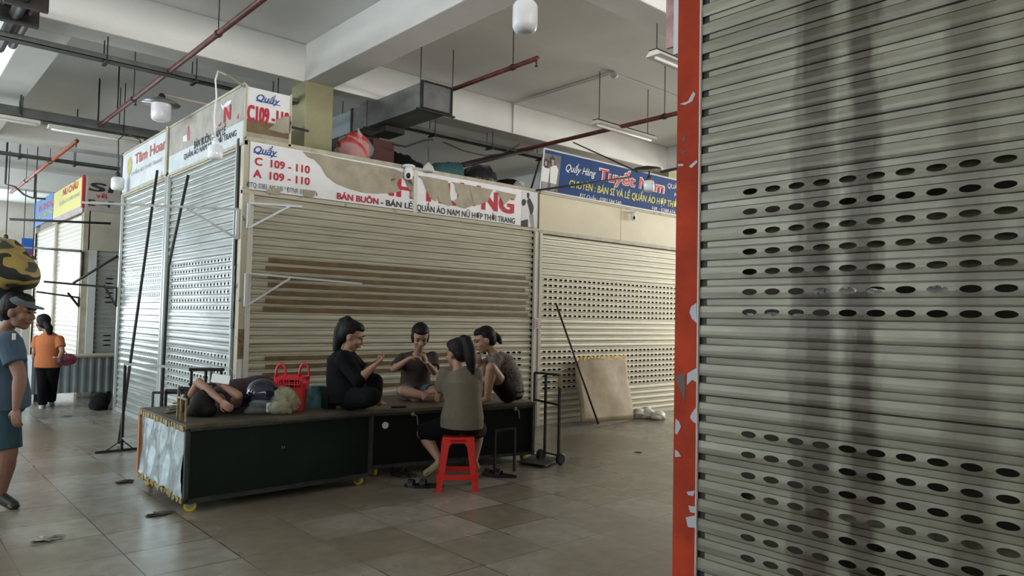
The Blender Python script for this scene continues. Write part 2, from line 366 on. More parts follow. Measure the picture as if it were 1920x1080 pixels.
def shutter(stall, o, u, n, width, ztop, m, holes=(), rail=CREAM, z0=.05, nseg=16, railw=.05, label=None, **kw):
    """a roll-up shutter as a part of its stall: curtain with guide rails and bottom bar as sub-parts"""
    o = V(o); u = V(u); n = V(n)
    t = obj('roller_shutter', curtain(o, u, n, width, ztop, z0, holes, nseg, **kw), m, stall, fix=False)
    if label: t['label'] = label
    for s in ((0, 1) if railw else ()):
        a = o+u*(width*s)+u*(railw*(s-1)); c = a+u*railw
        obj('guide_rail', bx(a+n*.018, c+n*.05+V((0, 0, ztop))), rail, t)
    obj('bottom_bar', bx(o+n*-.008, o+u*width+n*.022+V((0, 0, .055))), rail, t)
    return t
H14 = tuple(range(18, 25))+tuple(range(6, 13))
EX, EY = V((1, 0, 0)), V((0, 1, 0))
M_SIDE = shutter_mat('shutter_silver_blue', (.49, .535, .53), (.25, .24, .20), 'Y', .30, metal=.55, var=.45)
M_FRONT = shutter_mat('shutter_cream', (.52, .50, .40), (.22, .19, .13), 'X', .45, metal=.15, var=.35)
M_FRONT2 = shutter_mat('shutter_cream_clean', (.60, .58, .47), (.30, .27, .2), 'X', .4, metal=.15, var=.25)
M_BIG = shutter_mat('shutter_grimy_grey', (.245, .238, .185), (.042, .030, .016), 'Y', .42, metal=.15, var=.5,
                    stains=((1.335, .095, 1.7), (1.155, .080, 1.9), (.80, .10, 1.1), (.55, .12, 1.2), (1.42, .03, .8)))
YF, XS = 7.336, 2.813       # front and side planes of the corner stall
def stall_box(name, label, x0, x1, y0, y1, top, loc, posts, m=CREAM):
    t = thing(name, label, 'market stall', loc)
    inner = mat('stall_inner_panel', (.10, .095, .085), .8)
    return t
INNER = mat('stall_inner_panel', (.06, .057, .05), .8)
# ---- corner stall
t = thing('market_stall', 'cream steel corner market stall carrying the torn white C109-110 signs', 'market stall', (5.0, 9.7, 0))
CORNER = t
bm = NB(); box(bm, (XS+.005, YF+.07, 3.20), (6.98, 12.15, 3.24)); obj('roof_panel', bm, CREAM, t)
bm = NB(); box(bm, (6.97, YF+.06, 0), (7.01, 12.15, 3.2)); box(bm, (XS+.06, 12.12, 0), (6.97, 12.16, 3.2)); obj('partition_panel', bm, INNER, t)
obj('corner_post', bx((XS, YF, 0), (XS+.075, YF+.09, 3.28)), RUSTY, t, bevel=.004)
obj('corner_post', bx((6.955, YF-.005, 0), (7.02, YF+.05, 2.74)), CREAM, t, bevel=.004)
obj('corner_post', bx((XS, 12.05, 0), (XS+.07, 12.13, 3.28)), CREAM, t, bevel=.004)
obj('side_post', bx((XS-.012, 9.80, 0), (XS+.05, 9.93, 3.3)), mat('side_post_grey', (.35, .36, .35), .5, metal=.3), t)
obj('header_rail', bx((XS, YF-.012, 2.715), (7.02, YF+.05, 2.76)), RUSTY, t, bevel=.004)
obj('header_rail', bx((XS-.012, YF, 3.22), (XS+.04, 12.1, 3.285)), CREAM, t, bevel=.004)
obj('header_rail', bx((XS, YF-.012, 3.265), (7.0, YF+.05, 3.31)), CREAM, t, bevel=.004)
obj('fascia_panel', bx((XS+.02, YF+.012, 2.76), (7.0, YF+.03, 3.27)), TORN, t)
# worn stickers on the corner post
obj('paper_strip', bx((XS+.008, YF-.006, .45), (XS+.05, YF, 1.02)), WHITEB, t)
obj('blue_tape', bx((XS+.004, YF-.009, .72), (XS+.073, YF-.006, .83)), mat('blue_tape', (.06, .12, .30), .4), t)
obj('bare_patch', bx((XS+.004, YF-.004, 1.03), (XS+.072, YF, 1.33)), mat('bare_wood', (.26, .18, .10), .7, var=.5, scale=25), t)
obj('bare_patch', bx((XS+.004, YF-.004, .1), (XS+.03, YF, 1.0)), TORN, t)
# front shutter with brown taped rows
st = shutter(CORNER, (2.93, YF+.035, 0), EX, V((0, -1, 0)), 4.0, 2.72, M_FRONT, holes=H14, rail=mat('rail_white', (.60, .58, .52), .45), nseg=10, dep=2.4,
             skip=lambda i, k: not ((i in (6, 7, 8, 9, 10, 11, 12)) and k > 27))
for i in list(range(18, 25))+[12, 11, 10, 8, 6]:
    zc = (i-.0)*PITCH; x0 = 3.08+random.uniform(-.03, .05); x1 = 6.86-random.uniform(0, .1)
    if i < 13: x1 = 5.9+random.uniform(-.4, .1)
    bm = NB(); h = .030 if i >= 18 else .026
    K = 26; A = []; B = []
    for k in range(K+1):
        x = x0+(x1-x0)*k/K; j = random.uniform(-.0018, .0018)
        A.append((x, YF+.035-.0215, zc-h+j)); B.append((x, YF+.035-.0215, zc+h*.62+j))
    slab(bm, A+B[::-1], (0, .0035, 0)); obj('brown_tape_band', bm, BROWN, st)
bm = NB(); box(bm, (6.94, YF-.032, 1.36), (7.005, YF-.020, 1.50))
stk = obj('notice_sticker', bm, WHITEB, CORNER)
for k in range(4): obj('red_print', bx((6.948, YF-.0335, 1.375+.03*k), (6.997, YF-.032, 1.392+.03*k)), LRED, stk)
# side shutters
shutter(CORNER, (XS+.035, YF+.19, 0), EY, V((-1, 0, 0)), 2.27, 3.24, M_SIDE, holes=H14, nseg=8, hp=.105, hw=.022, hh=.016, dep=2.0, railw=.045, rail=mat('rail_silver', (.5, .54, .54), .35, metal=.5))
shutter(CORNER, (XS+.035, 9.94, 0), EY, V((-1, 0, 0)), 2.1, 3.24, M_SIDE, holes=(24, 23, 22, 21, 20, 10), nseg=8, hp=.105, hw=.012, hh=.006, dep=2.0, railw=.045, rail=MATS['rail_silver'])
bm = NB(); box(bm, (XS-.02, YF+.10, 1.33), (XS+.0, YF+.15, 3.3)); obj('dark_channel', bm, DARKM, CORNER)
# pull chain
bm = NB(); a = onX(440, 500, XS-.03); b = onX(428, 690, XS-.03)
for k in range(70):
    p = a.lerp(V((a.x, a.y+.05*0, b.z)), k/69); ball(bm, p+V((0, .006*math.sin(k*.5), 0)), (.006, .006, .010), seg=6)
c = thing('pull_chain', 'thin pull chain ending in a ring on the side shutter by the corner', 'chain', (a.x, a.y, b.z))
obj('chain', bm, STEEL, c)
bm = NB(); tube(bm, [V((a.x, a.y+.035*math.cos(q/16*6.2832), b.z-.035+.035*math.sin(q/16*6.2832))) for q in range(17)], .004, 6); obj('ring', bm, STEEL, c)

# ---- second stall along the front
t = thing('market_stall', 'cream market stall with blank fascia under the blue sign', 'market stall', (9.3, 9.7, 0)); ST2 = t
obj('header_rail', bx((7.02, YF-.012, 2.70), (11.4, YF+.05, 2.75)), CREAM, t, bevel=.004)
obj('header_rail', bx((7.02, YF-.012, 3.26), (11.4, YF+.05, 3.30)), RUSTY, t, bevel=.004)
obj('fascia_panel', bx((7.02, YF+.005, 2.75), (8.79, YF+.03, 3.27)), mat('fascia_cream', (.62, .56, .40), .42, var=.1, scale=2), t)
obj('fascia_panel', bx((8.80, YF+.005, 2.75), (11.4, YF+.03, 3.27)), MATS['fascia_cream'], t)
obj('roof_panel', bx((7.02, YF+.07, 3.20), (11.4, 12.15, 3.24)), CREAM, t)
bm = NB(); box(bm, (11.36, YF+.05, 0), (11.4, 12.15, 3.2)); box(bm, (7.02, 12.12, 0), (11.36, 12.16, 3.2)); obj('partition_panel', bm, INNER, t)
shutter(ST2, (7.075, YF+.035, 0), EX, V((0, -1, 0)), 4.25, 2.70, M_FRONT2, holes=H14, rail=MATS['rail_white'], nseg=10, margin=.055, dep=2.4)

# ---- unseen block added behind the viewer to keep light off the low parts
t = thing('market_stall', 'unseen stall-high block added behind the viewer to shade the lower aisle', 'market stall', (0, -3.5, 0))
bm = NB(); box(bm, (-5.5, -4.8, 0), (2.5, -2.0, 3.35)); obj('light_blocker', bm, CREAM, t)
# ---- right-hand stall in the foreground
XR = 2.79
t = thing('market_stall', 'red-posted market stall filling the right foreground', 'market stall', (5, -.6, 0)); ST3 = t
P3 = obj('corner_post', bx((XR-.006, 1.874, 0), (XR+.12, 1.995, 4.0)), ORANGE, t, bevel=.003)
obj('edge_trim', bx((XR-.008, 1.868, 0), (XR+.004, 1.874, 4.0)), mat('pale_trim', (.45, .42, .42), .5), t)
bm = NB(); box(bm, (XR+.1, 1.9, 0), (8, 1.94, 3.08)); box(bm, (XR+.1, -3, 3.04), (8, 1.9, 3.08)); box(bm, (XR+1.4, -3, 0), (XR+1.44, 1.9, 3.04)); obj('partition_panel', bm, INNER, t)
# flaked paint patches on the red post
def patch(poly, m):
    pts = [onX(x, y, XR-.006) for x, y in poly]; slab(bm, pts, (-.0015, 0, 0))
for poly in ([(1290, 190), (1300, 172), (1304, 176), (1298, 190), (1284, 197), (1275, 195)], [(1296, 575), (1306, 568), (1307, 606), (1298, 598), (1293, 586)],
             [(1289, 700), (1306, 690), (1307, 717), (1298, 712), (1288, 722)], [(1297, 775), (1306, 763), (1307, 795), (1299, 790), (1294, 782)],
             [(1267, 785), (1273, 790), (1277, 800), (1270, 815), (1266, 812)], [(1266, 843), (1272, 847), (1277, 856), (1266, 857)],
             [(1288, 922), (1303, 920), (1300, 930), (1290, 928)], [(1291, 948), (1304, 950), (1303, 962), (1294, 960)], [(1286, 970), (1305, 966), (1306, 990), (1290, 988)],
             [(1292, 312), (1306, 300), (1308, 304), (1297, 315)], [(1271, 308), (1281, 307), (1282, 311), (1272, 312)]): bm = NB(); patch(poly, None); obj('paint_flake', bm, mat('flake_white', (.36, .38, .43), .6), t)
for poly in ([(1268, 705), (1284, 700), (1286, 728), (1283, 755), (1276, 730), (1270, 722)], [(1280, 262), (1287, 250), (1283, 268)], [(1277, 286), (1287, 282), (1287, 286), (1278, 290)]): bm = NB(); patch(poly, None); obj('paint_scrape', bm, mat('flake_dark', (.10, .07, .06), .7), t)
big = shutter(ST3, (XR+.010, 1.866, 0), V((0, -1, 0)), V((-1, 0, 0)), 4.1, 3.05, M_BIG, holes=H14, rail=DARKM, nseg=24, railw=.0, margin=.194, inset=.034, dep=1.2)
bm = NB(); box(bm, (XR+.014, 1.82, 0), (XR+.07, 1.873, 3.05)); obj('dark_channel', bm, ROD, big)
# cardboard and cloth seen behind some rows of holes
bm = NB()
for i in (24, 22, 21, 20): box(bm, (XR+.06, .1 if i != 24 else .2, (i-.4)*PITCH), (XR+.065, 1.83, (i+.42)*PITCH))
obj('backing_strip', bm, mat('olive_backing', (.17, .16, .10), .7, var=.5, scale=14), big)
bm = NB(); box(bm, (XR+.06, .1, 8.6*PITCH), (XR+.065, 1.83, 9.4*PITCH)); obj('backing_strip', bm, MATS['olive_backing'], big)
# small white tins on a shelf behind the shutter
for k, (px, py, r) in enumerate(((1532, 546, .018), (1545, 544, .02), (1556, 547, .018), (1583, 548, .02), (1599, 549, .022), (1636, 550, .02), (1652, 552, .02), (1749, 545, .018), (1764, 545, .018), (1779, 546, .018), (1445, 594, .02), (1464, 594, .02), (1495, 596, .018), (1402, 592, .012))):
    p = onX(px, py, XR+.10); bm = NB(); lathe(bm, p-V((.02, 0, 0)), [(r*.8, 0), (r, .006), (r, .05), (r*.9, .055)], 12, (1, 0, 0))
    tag(obj('white_spool', bm, WHITEP, smooth=False), 'round white spool end glimpsed through the holes of the large grimy shutter', 'spool', 'spools behind the large shutter')
# hanging sign edge at the top of the red post
t = thing('hanging_banner', 'white and red banner edge hanging high left of the red post', 'banner', onX(1266, 60, 2.95))
bm = NB(); box(bm, (2.86, 2.06, 2.83), (2.875, 2.12, 4.0)); obj('banner_sheet', bm, mat('banner_pink_edge', (.50, .30, .30), .6, var=.4, scale=12), t)
bm = NB(); box(bm, (2.84, 2.03, 2.78), (2.86, 2.06, 4.0)); obj('banner_frame', bm, mat('banner_white', (.6, .62, .66), .5), t)

# ================================================================== SIGNS
def quad_on(plane, pos, pts): return [(onY if plane == 'Y' else onX)(x, y, pos) for x, y in pts]
def polyobj(name, pts, thick, m, parent): bm = NB(); slab(bm, pts, thick); return obj(name, bm, m, parent)
yS = YF-.012
s = thing('shop_sign', 'long white signboard with big torn red letters over the wide front shutter', 'sign', (4.9, yS, 2.76))
obj('board', bx((2.87, yS-.006, 2.765), (4.88, yS, 3.262)), WHITEB, s); obj('board', bx((4.93, yS-.006, 2.765), (6.95, yS, 3.262)), WHITEB, s)
obj('centre_strip', bx((4.88, yS-.014, 2.75), (4.932, yS, 3.27)), mat('strip_white', (.62, .60, .56), .5), s)
yt = yS-.0075
def tY(name, st_, m, x0, y0, x1, y1, ytop, Y=yt, par=None, **k):
    a = onY(x0, y0, Y); b = onY(x1, y1, Y); c = onY(x0, ytop, Y); a0 = a; uz = c.z-a.z
    zz = (a.z+b.z)/2
    return text(name, st_, m, par or s, V((a.x, Y, zz)), V((b.x, Y, zz)), V((a.x, Y, zz+uz)), **k)
tY('script_lettering', 'Quầy', LBLUE, 476, 286, 519, 293, 272, shear=.35, bold=.02)
bm = NB(); slab(bm, quad_on('Y', yt-.001, [(475, 284), (519, 293), (519, 295), (475, 286)]), (0, .001, 0)); obj('underline', bm, LBLUE, s)
tY('red_lettering', 'C  109 - 110', LRED, 478, 309, 580, 325, 294, bold=.035)
tY('red_lettering', 'A  109 - 110', LRED, 475, 332, 580, 347, 317, bold=.035)
tY('phone_lettering', 'ĐTQ: 0383. 840 340 * ĐTNR: 0383.  0 76', LBLACK, 463, 350, 595, 368, 340, bold=.0)
tY('red_lettering', 'BÁN BUÔN', LRED, 632, 373, 709, 383, 361, bold=.04)
tY('black_lettering', '- BÁN LẺ', LBLACK, 714, 385, 773, 391, 374, bold=.035)
tY('black_lettering', 'QUẦN ÁO NAM NỮ HỢP THỜI TRANG', LBLACK, 781, 395, 965, 419, 383, bold=.02)
BIG = .03
tY('big_red_lettering', 'NH', LRED, 702, 362, 775, 371, 327, bold=.05, off=.0025)
tY('big_red_lettering', 'HƯƠNG', LRED, 801, 376, 962, 400, 338, bold=.05, off=.0025)
yp = yt-.004
TN = [0]
def torn(pts): TN[0] += 1; return polyobj('torn_area', quad_on('Y', yp-.0011*TN[0], pts), (0, .001, 0), TORN, s)
torn([(568, 284), (600, 289), (640, 298), (700, 309), (740, 317), (752, 322), (757, 332), (748, 336), (744, 345), (734, 347), (733, 331), (735, 318), (741, 333), (747, 352), (752, 358), (735, 362), (700, 363), (680, 361), (655, 354), (630, 344), (612, 330), (602, 312), (590, 299), (578, 295)])
torn([(752, 322), (774, 327), (774, 336), (768, 345), (773, 350), (768, 357), (774, 361), (767, 366), (773, 371), (774, 374), (776, 374), (776, 330)])
torn([(783, 329), (800, 331), (840, 339), (842, 352), (846, 376), (849, 383), (842, 386), (830, 382), (823, 378), (820, 368), (818, 378), (805, 370), (798, 352), (793, 337)])
torn([(846, 341), (880, 347), (925, 356), (922, 360), (915, 377), (905, 381), (885, 386), (872, 391), (858, 387), (850, 378), (858, 372), (860, 366), (855, 358), (853, 345)])
torn([(930, 357), (968, 365), (965, 374), (958, 372), (952, 378), (945, 384), (938, 370), (933, 360)])
torn([(500, 357), (512, 352), (530, 355), (524, 362), (524, 366), (500, 362)]); torn([(571, 355), (592, 358), (590, 366), (585, 372), (569, 368)])
torn([(880, 347), (925, 356), (900, 384), (889, 384)])
# printed couple on the sign
fig = obj('printed_photo', bx((onY(978, 400, yt).x, yt-.002, 2.775), (6.94, yt-.001, 3.25)), mat('photo_white', (.62, .62, .65), .5), s)
def px_poly(pts, m, par, Y, nm): polyobj(nm, quad_on('Y', Y, pts), (0, .0008, 0), m, par)
GREY = mat('photo_grey', (.28, .27, .27), .5)
Yf = yt-.003
px_poly([(990, 372), (994, 372), (999, 382), (1001, 388), (1000, 396), (997, 404), (994, 403), (992, 392), (988, 378)], LBLACK, fig, Yf, 'printed_shirt')
px_poly([(992, 404), (1000, 402), (1002, 426), (996, 426)], GREY, fig, Yf, 'printed_jeans')
px_poly([(988, 362), (991, 361), (993, 364), (992, 371), (990, 373), (988, 369)], LBLACK, fig, Yf, 'printed_hair')
px_poly([(978, 379), (980, 374), (984, 373), (987, 377), (985, 384), (982, 386), (979, 385)], LBLACK, fig, Yf, 'printed_hair')
px_poly([(977, 414), (990, 411), (990, 425), (977, 424)], LBLACK, fig, Yf, 'printed_trousers')

# upper sign C109-110
s = thing('shop_sign', 'small white C109-110 board torn at its lower right, above the corner post', 'sign', (3.05, YF, 3.31))
obj('board', bx((XS+.004, YF-.006, 3.50), (3.30, YF+.006, 3.825)), WHITEB, s)
obj('board_backing', bx((XS+.004, YF+.0, 3.30), (3.30, YF+.02, 3.82)), TORN, s)
obj('brown_tape_band', bx((XS+.01, YF-.008, 3.36), (3.29, YF-.001, 3.485)), BROWN, s)
for a in (XS, 3.295): obj('frame_post', bx((a-.012, YF-.012, 3.28), (a+.012, YF+.02, 3.84)), RUSTY, s)
ys = YF-.008
tY('script_lettering', 'Quầy', LBLUE, 481, 188, 524, 197, 175, Y=ys, par=s, shear=.35, bold=.02)
bm = NB(); slab(bm, quad_on('Y', ys-.001, [(480, 187), (526, 197.5), (526, 199), (480, 189)]), (0, .001, 0)); obj('underline', bm, LBLUE, s)
tY('red_lettering', 'C109 -110', LRED, 464, 226, 541, 238, 196, Y=ys, par=s, bold=.03)
px_poly([(503, 242), (516, 232), (520, 223), (532, 219), (545, 218), (545, 250), (530, 250), (510, 244)], TORN, s, ys-.004, 'torn_area')
# side signs
xt = XS-.014
def tX(name, st_, m, x0, y0, x1, y1, ytop, X=xt-.002, par=None, **k):
    a = onX(x0, y0, X); b = onX(x1, y1, X); c = onX(x0, ytop, X); zz = (a.z+b.z)/2
    return text(name, st_, m, par, V((X, a.y, zz)), V((X, b.y, zz)), V((X, a.y, zz+c.z-a.z)), **k)
s = thing('shop_sign', 'weathered grey-beige side signboard with one red letter N, near the corner', 'sign', (XS, 8.6, 3.30))
obj('board', bx((xt, YF+.02, 3.47), (XS, 9.80, 3.84)), mat('weathered_board', (.42, .40, .35), .6, var=.25, scale=5), s)
obj('lower_board', bx((xt, YF+.02, 3.25), (XS, 9.80, 3.47)), mat('pale_blue_board', (.58, .64, .66), .5, var=.1), s)
obj('frame', bx((xt-.01, YF, 3.835), (XS, 9.80, 3.86)), CREAM, s)
tX('red_letter', 'N', LRED, 420, 229, 432, 223, 201, par=s, bold=.04)
tX('black_lettering', 'BÁN BUÔN - BÁN LẺ', LBLACK, 364, 279, 423, 251, 265, par=s, bold=.015)
tX('black_lettering', 'QUẦN ÁO NAM NỮ THỜI TRANG', LBLACK, 345, 297, 443, 257, 287, par=s, bold=.015)
def side_poly(nm, pts, m, par): polyobj(nm, quad_on('X', xt-.0035, pts), (.001, 0, 0), m, par)
side_poly('red_remnant', [(443, 222), (447, 212), (447, 222)], LRED, s); side_poly('red_remnant', [(408, 236), (415, 228), (412, 237)], LRED, s)
side_poly('paper_remnant', [(413, 193), (418, 199), (426, 190), (435, 187), (431, 196), (424, 201), (421, 207), (416, 203)], WHITEB, s)
side_poly('paper_remnant', [(343, 256), (350, 252), (351, 264), (343, 266)], WHITEB, s); side_poly('red_remnant', [(351, 240), (354, 235), (355, 262), (351, 264)], mat('faded_red', (.45, .12, .12), .5), s)
s = thing('shop_sign', 'faded white side signboard with red lettering and a yellow disc at the far end', 'sign', (XS, 11, 3.28))
obj('board', bx((xt, 9.95, 3.27), (XS, 12.1, 3.84)), mat('white_board_cool', (.66, .70, .72), .5, var=.15, scale=4), s)
obj('frame', bx((xt-.01, 9.93, 3.835), (XS, 12.1, 3.86)), CREAM, s); obj('frame_post', bx((xt-.01, 9.86, 3.25), (XS, 9.95, 3.88)), CREAM, s); obj('frame_post', bx((xt-.01, 12.08, 3.25), (XS, 12.13, 3.88)), DARKM, s)
tX('red_lettering', 'Tâm Hoan', MATS['faded_red'], 253, 309, 312, 276, 290, par=s, bold=.03)
tX('grey_lettering', 'QUẦN ÁO THỜI TRANG', mat('faded_grey', (.35, .38, .42), .5), 246, 330, 305, 302, 323, par=s, bold=.01)
c = onX(243, 311, xt-.003); bm = NB(); lathe(bm, c, [(.13, 0), (.13, .002)], 28, (-1, 0, 0)); obj('yellow_disc', bm, mat('faded_yellow', (.60, .55, .22), .5, var=.3, scale=20), s)
# blue sign
Yb = YF-.10
s = thing('shop_sign', 'blue signboard with red and yellow lettering above the cream fascia', 'sign', (9, YF, 3.3))
tl, bl = onY(1018.5, 284, Yb), onY(1010, 357, Yb+.06)
bm = NB(); slab(bm, [(6.98, YF-.02, 3.30), (11.2, YF-.02, 3.30), (11.2, Yb, 3.88), (6.98, Yb, 3.88)], (0, .02, 0)); 
BLUEB = mat('sign_blue', (.010, .055, .20), .6, spec=.25, var=.12, scale=2); obj('board', bm, BLUEB, s)
def bs(x, y):       # photo pixel -> tilted blue board plane
    d = ray(x, y); # plane through (.,YF-.02,3.30),(.,Yb,3.88)
    n = V((0, .58, Yb-YF+.02)).normalized(); n = V((0, .58, -(Yb-YF+.02))) if False else V((0, 3.88-3.30, (YF-.02)-Yb)).normalized()
    p0 = V((7, YF-.02, 3.30)); tt = n.dot(p0-CAMLOC)/n.dot(d); return CAMLOC+d*tt - n*.004
def tB(name, st_, m, x0, y0, x1, y1, ytop, off=.0, **k):
    a = bs(x0, y0); b = bs(x1, y1); c = bs(x0, ytop); dv = c-a
    upv = V((0, Yb-YF+.02, .58)).normalized(); h = dv.length
    z = (a.z+b.z)/2; a = V((a.x, (a.y+b.y)/2, z)); b = V((b.x, a.y, z))
    return text(name, st_, m, s, a, b, a+upv*h, off=off, **k)
bm = NB()
for a, b in (((6.98, YF-.022, 3.30), (11.2, YF-.022, 3.30)), ((6.98, Yb-.002, 3.88), (11.2, Yb-.002, 3.88)), ((6.985, YF-.022, 3.30), (6.985, Yb-.002, 3.88))): bar(bm, a, b, .022)
obj('frame', bm, mat('sign_frame_white', (.6, .6, .6), .4), s)
WPR = mat('white_print', (.75, .75, .75), .5); YPR = mat('yellow_print', (.62, .58, .10), .5); RPR = mat('red_print_bright', (.55, .03, .05), .5)
tB('script_lettering', 'Quầy Hàng', WPR, 1060, 320, 1116, 332, 306, shear=.35, bold=.01)
tB('red_lettering_outline', 'Tuyết Nam', WPR, 1122, 336, 1244, 362, 314, bold=.075)
tB('red_lettering', 'Tuyết Nam', RPR, 1123, 336, 1243, 362, 315, off=.003, bold=.03)
tB('yellow_lettering', 'CHUYÊN : BÁN SỈ VÀ LẺ QUẦN ÁO HỢP THỜI TRANG', YPR, 1066, 355, 1300, 392, 341, bold=.02)
tB('phone_lettering', 'ĐT Quầy : 0383.584.540', WPR, 1086, 371, 1164, 384, 363, bold=.0)
tB('phone_lettering', 'NR : 0388.656.310', WPR, 1222, 394, 1278, 403, 387, bold=.0)
tB('white_lettering', 'QUẦY : C', WPR, 1251, 352, 1285, 359, 343, bold=.0)
tB('white_lettering', 'K : A', WPR, 1264, 368, 1285, 372, 361, bold=.0)
def pb(pts, m, par, lift, nm):
    bm = NB(); slab(bm, [bs(*p)-V((0, 1, 0))*lift for p in pts], (0, .001, 0)); return obj(nm, bm, m, par)
ph = pb([(1017, 286), (1052, 293), (1045, 360), (1011, 356)], mat('photo_backdrop', (.16, .15, .15), .5, var=.3, scale=3), s, .003, 'printed_photo')
PSK = mat('print_skin', (.45, .30, .24), .5)
pb([(1015, 312), (1028, 310), (1030, 318), (1027, 342), (1015, 340)], WPR, ph, .005, 'printed_shirt'); pb([(1031, 313), (1042, 310), (1046, 318), (1042, 346), (1030, 343)], WPR, ph, .006, 'printed_shirt')
pb([(1019, 300), (1024, 297), (1029, 302), (1028, 316), (1020, 314)], LBLACK, ph, .006, 'printed_hair'); pb([(1030, 297), (1035, 292), (1040, 297), (1040, 310), (1031, 306)], LBLACK, ph, .007, 'printed_hair')
pb([(1020, 303), (1024, 302), (1025, 310), (1021, 311)], PSK, ph, .008, 'printed_face'); pb([(1033, 300), (1038, 300), (1038, 310), (1034, 312)], PSK, ph, .009, 'printed_face')
pb([(1016, 341), (1027, 342), (1024, 357), (1014, 356)], GREY, ph, .005, 'printed_trousers'); pb([(1031, 344), (1041, 346), (1038, 359), (1031, 358)], GREY, ph, .006, 'printed_trousers')

# ================================================================== FAR STALLS (left background)
Y2 = 14.6
t = thing('market_stall', 'far market stall beyond the gap with black-lettered panel and low corrugated front', 'market stall', (5, 16.8, 0))
obj('corner_post', bx((2.80, Y2, 0), (2.90, Y2+.1, 3.85)), CREAM, t); obj('front_post', bx((2.90, Y2-.03, 0), (3.02, Y2+.03, 2.55)), mat('post_white_cool', (.6, .63, .62), .5), t)
obj('fascia_panel', bx((2.88, Y2, 2.55), (9, Y2+.04, 3.25)), mat('fascia_pale', (.50, .47, .38), .5, var=.1), t)
obj('roof_panel', bx((2.85, Y2+.05, 3.2), (9, 19.8, 3.25)), CREAM, t)
bm = NB(); box(bm, (2.95, 19.7, 0), (9, 19.75, 3.2)); box(bm, (4.4, Y2+.1, 0), (4.44, 19.7, 3.2)); obj('partition_panel', bm, INNER, t)
obj('side_post', bx((2.79, 17.05, 0), (2.87, 17.2, 3.3)), CREAM, t); obj('side_post', bx((2.79, 19.5, 0), (2.87, 19.65, 3.9)), CREAM, t)
M_FAR = shutter_mat('shutter_far_pale', (.66, .66, .58), (.4, .36, .26), 'Y', .4, metal=.2, var=.25)
shutter(t, (3.03, Y2+.03, 0), EX, V((0, -1, 0)), 5.5, 2.55, mat('shutter_far_grey', (.42, .44, .42), .5, var=.2), holes=(24, 23, 22, 21, 20, 19, 12, 11, 10), nseg=8, hp=.2, hw=.075, hh=.014, railw=.03)
shutter(t, (2.835, Y2+.12, 0), EY, V((-1, 0, 0)), 2.35, 3.2, M_FAR, railw=.04)
shutter(t, (2.835, 17.2, 0), EY, V((-1, 0, 0)), 2.3, 3.2, M_FAR, railw=.04)
s = thing('shop_sign', 'beige end panel with broken black letters above the far stall corner', 'sign', (3.1, Y2, 3.27))
obj('board', bx((2.83, Y2-.02, 3.25), (3.9, Y2, 3.86)), mat('board_beige_cool', (.40, .38, .33), .5, var=.15), s)
tY('black_lettering', 'SI', LBLACK, 167, 357, 215, 362, 341, Y=Y2-.022, par=s, bold=.05, shear=.1)
tY('red_lettering', 'với', LRED, 181, 371, 200, 373, 362, Y=Y2-.022, par=s, bold=.04)
tY('black_lettering', 'E –F', LBLACK, 166, 386, 213, 389, 374, Y=Y2-.022, par=s, bold=.04)
s = thing('shop_sign', 'yellow far signboard with red lettering on the side of the far stall', 'sign', (2.8, 15.9, 3.3))
obj('board', bx((2.765, Y2+.02, 3.34), (2.79, 17.35, 3.86)), mat('board_yellow', (.66, .62, .22), .5), s)
obj('lower_board', bx((2.765, Y2+.02, 3.22), (2.79, 17.35, 3.34)), mat('board_pinkish', (.5, .42, .42), .5, var=.3, scale=9), s)
obj('red_edge', bx((2.755, Y2, 3.3), (2.79, Y2+.08, 3.88)), LRED, s)
tX('red_lettering', 'NU CHÂU', RPR, 118, 369, 146, 350, 357, X=2.762, par=s, bold=.03)
tX('grey_lettering', 'QUẦN ÁO THỜI TRANG', MATS['faded_grey'], 111, 388, 150, 365, 381, X=2.762, par=s, bold=.0)
s = thing('shop_sign', 'blue far signboard with faint lettering left of the yellow one', 'sign', (2.8, 18.5, 3.3))
obj('board', bx((2.765, 17.42, 3.34), (2.79, 19.8, 3.9)), mat('board_blue_pale', (.10, .24, .55), .5), s)
tX('pink_lettering', 'ĐƯƠNG HÒA', mat('pink_print', (.55, .20, .25), .5), 73, 399, 101, 383, 388, X=2.762, par=s, bold=.03)
tX('yellow_lettering', 'VẢI MAY MẶC', YPR, 74, 412, 100, 397, 404, X=2.762, par=s, bold=.02)
# more distant row
t = thing('market_stall', 'most distant pale stall block at the left edge of the view', 'market stall', (3.5, 22.5, 0))
obj('stall_wall', bx((2.9, 21.7, 0), (7, 21.8, 3.2)), mat('far_cream', (.6, .58, .5), .6), t)
obj('stall_wall', bx((1.95, 23.8, 0), (2.9, 23.9, 3.6)), MATS['far_cream'], t)
s = thing('shop_sign', 'small bright blue sign with red lettering above the man in the cap', 'sign', (2.3, 21.4, 2.3))
a, b, c, d = [onY(x, y, 21.3) for x, y in ((41, 446), (68, 446), (68, 478), (41, 478))]
obj('board', bx((a.x, 21.3, c.z), (b.x, 21.34, a.z)), mat('board_blue_bright', (.03, .14, .55), .4), s)
bm = NB(); [tube(bm, [(x, 21.32, a.z), (x, 21.32, ZB)], .01, 6) for x in (a.x+.04, b.x-.04)]; obj('hanger_wire', bm, ROD, s)
tY('red_lettering', 'Chí', RPR, 53, 479, 67, 479, 468, Y=21.29, par=s, bold=.03, shear=.2)
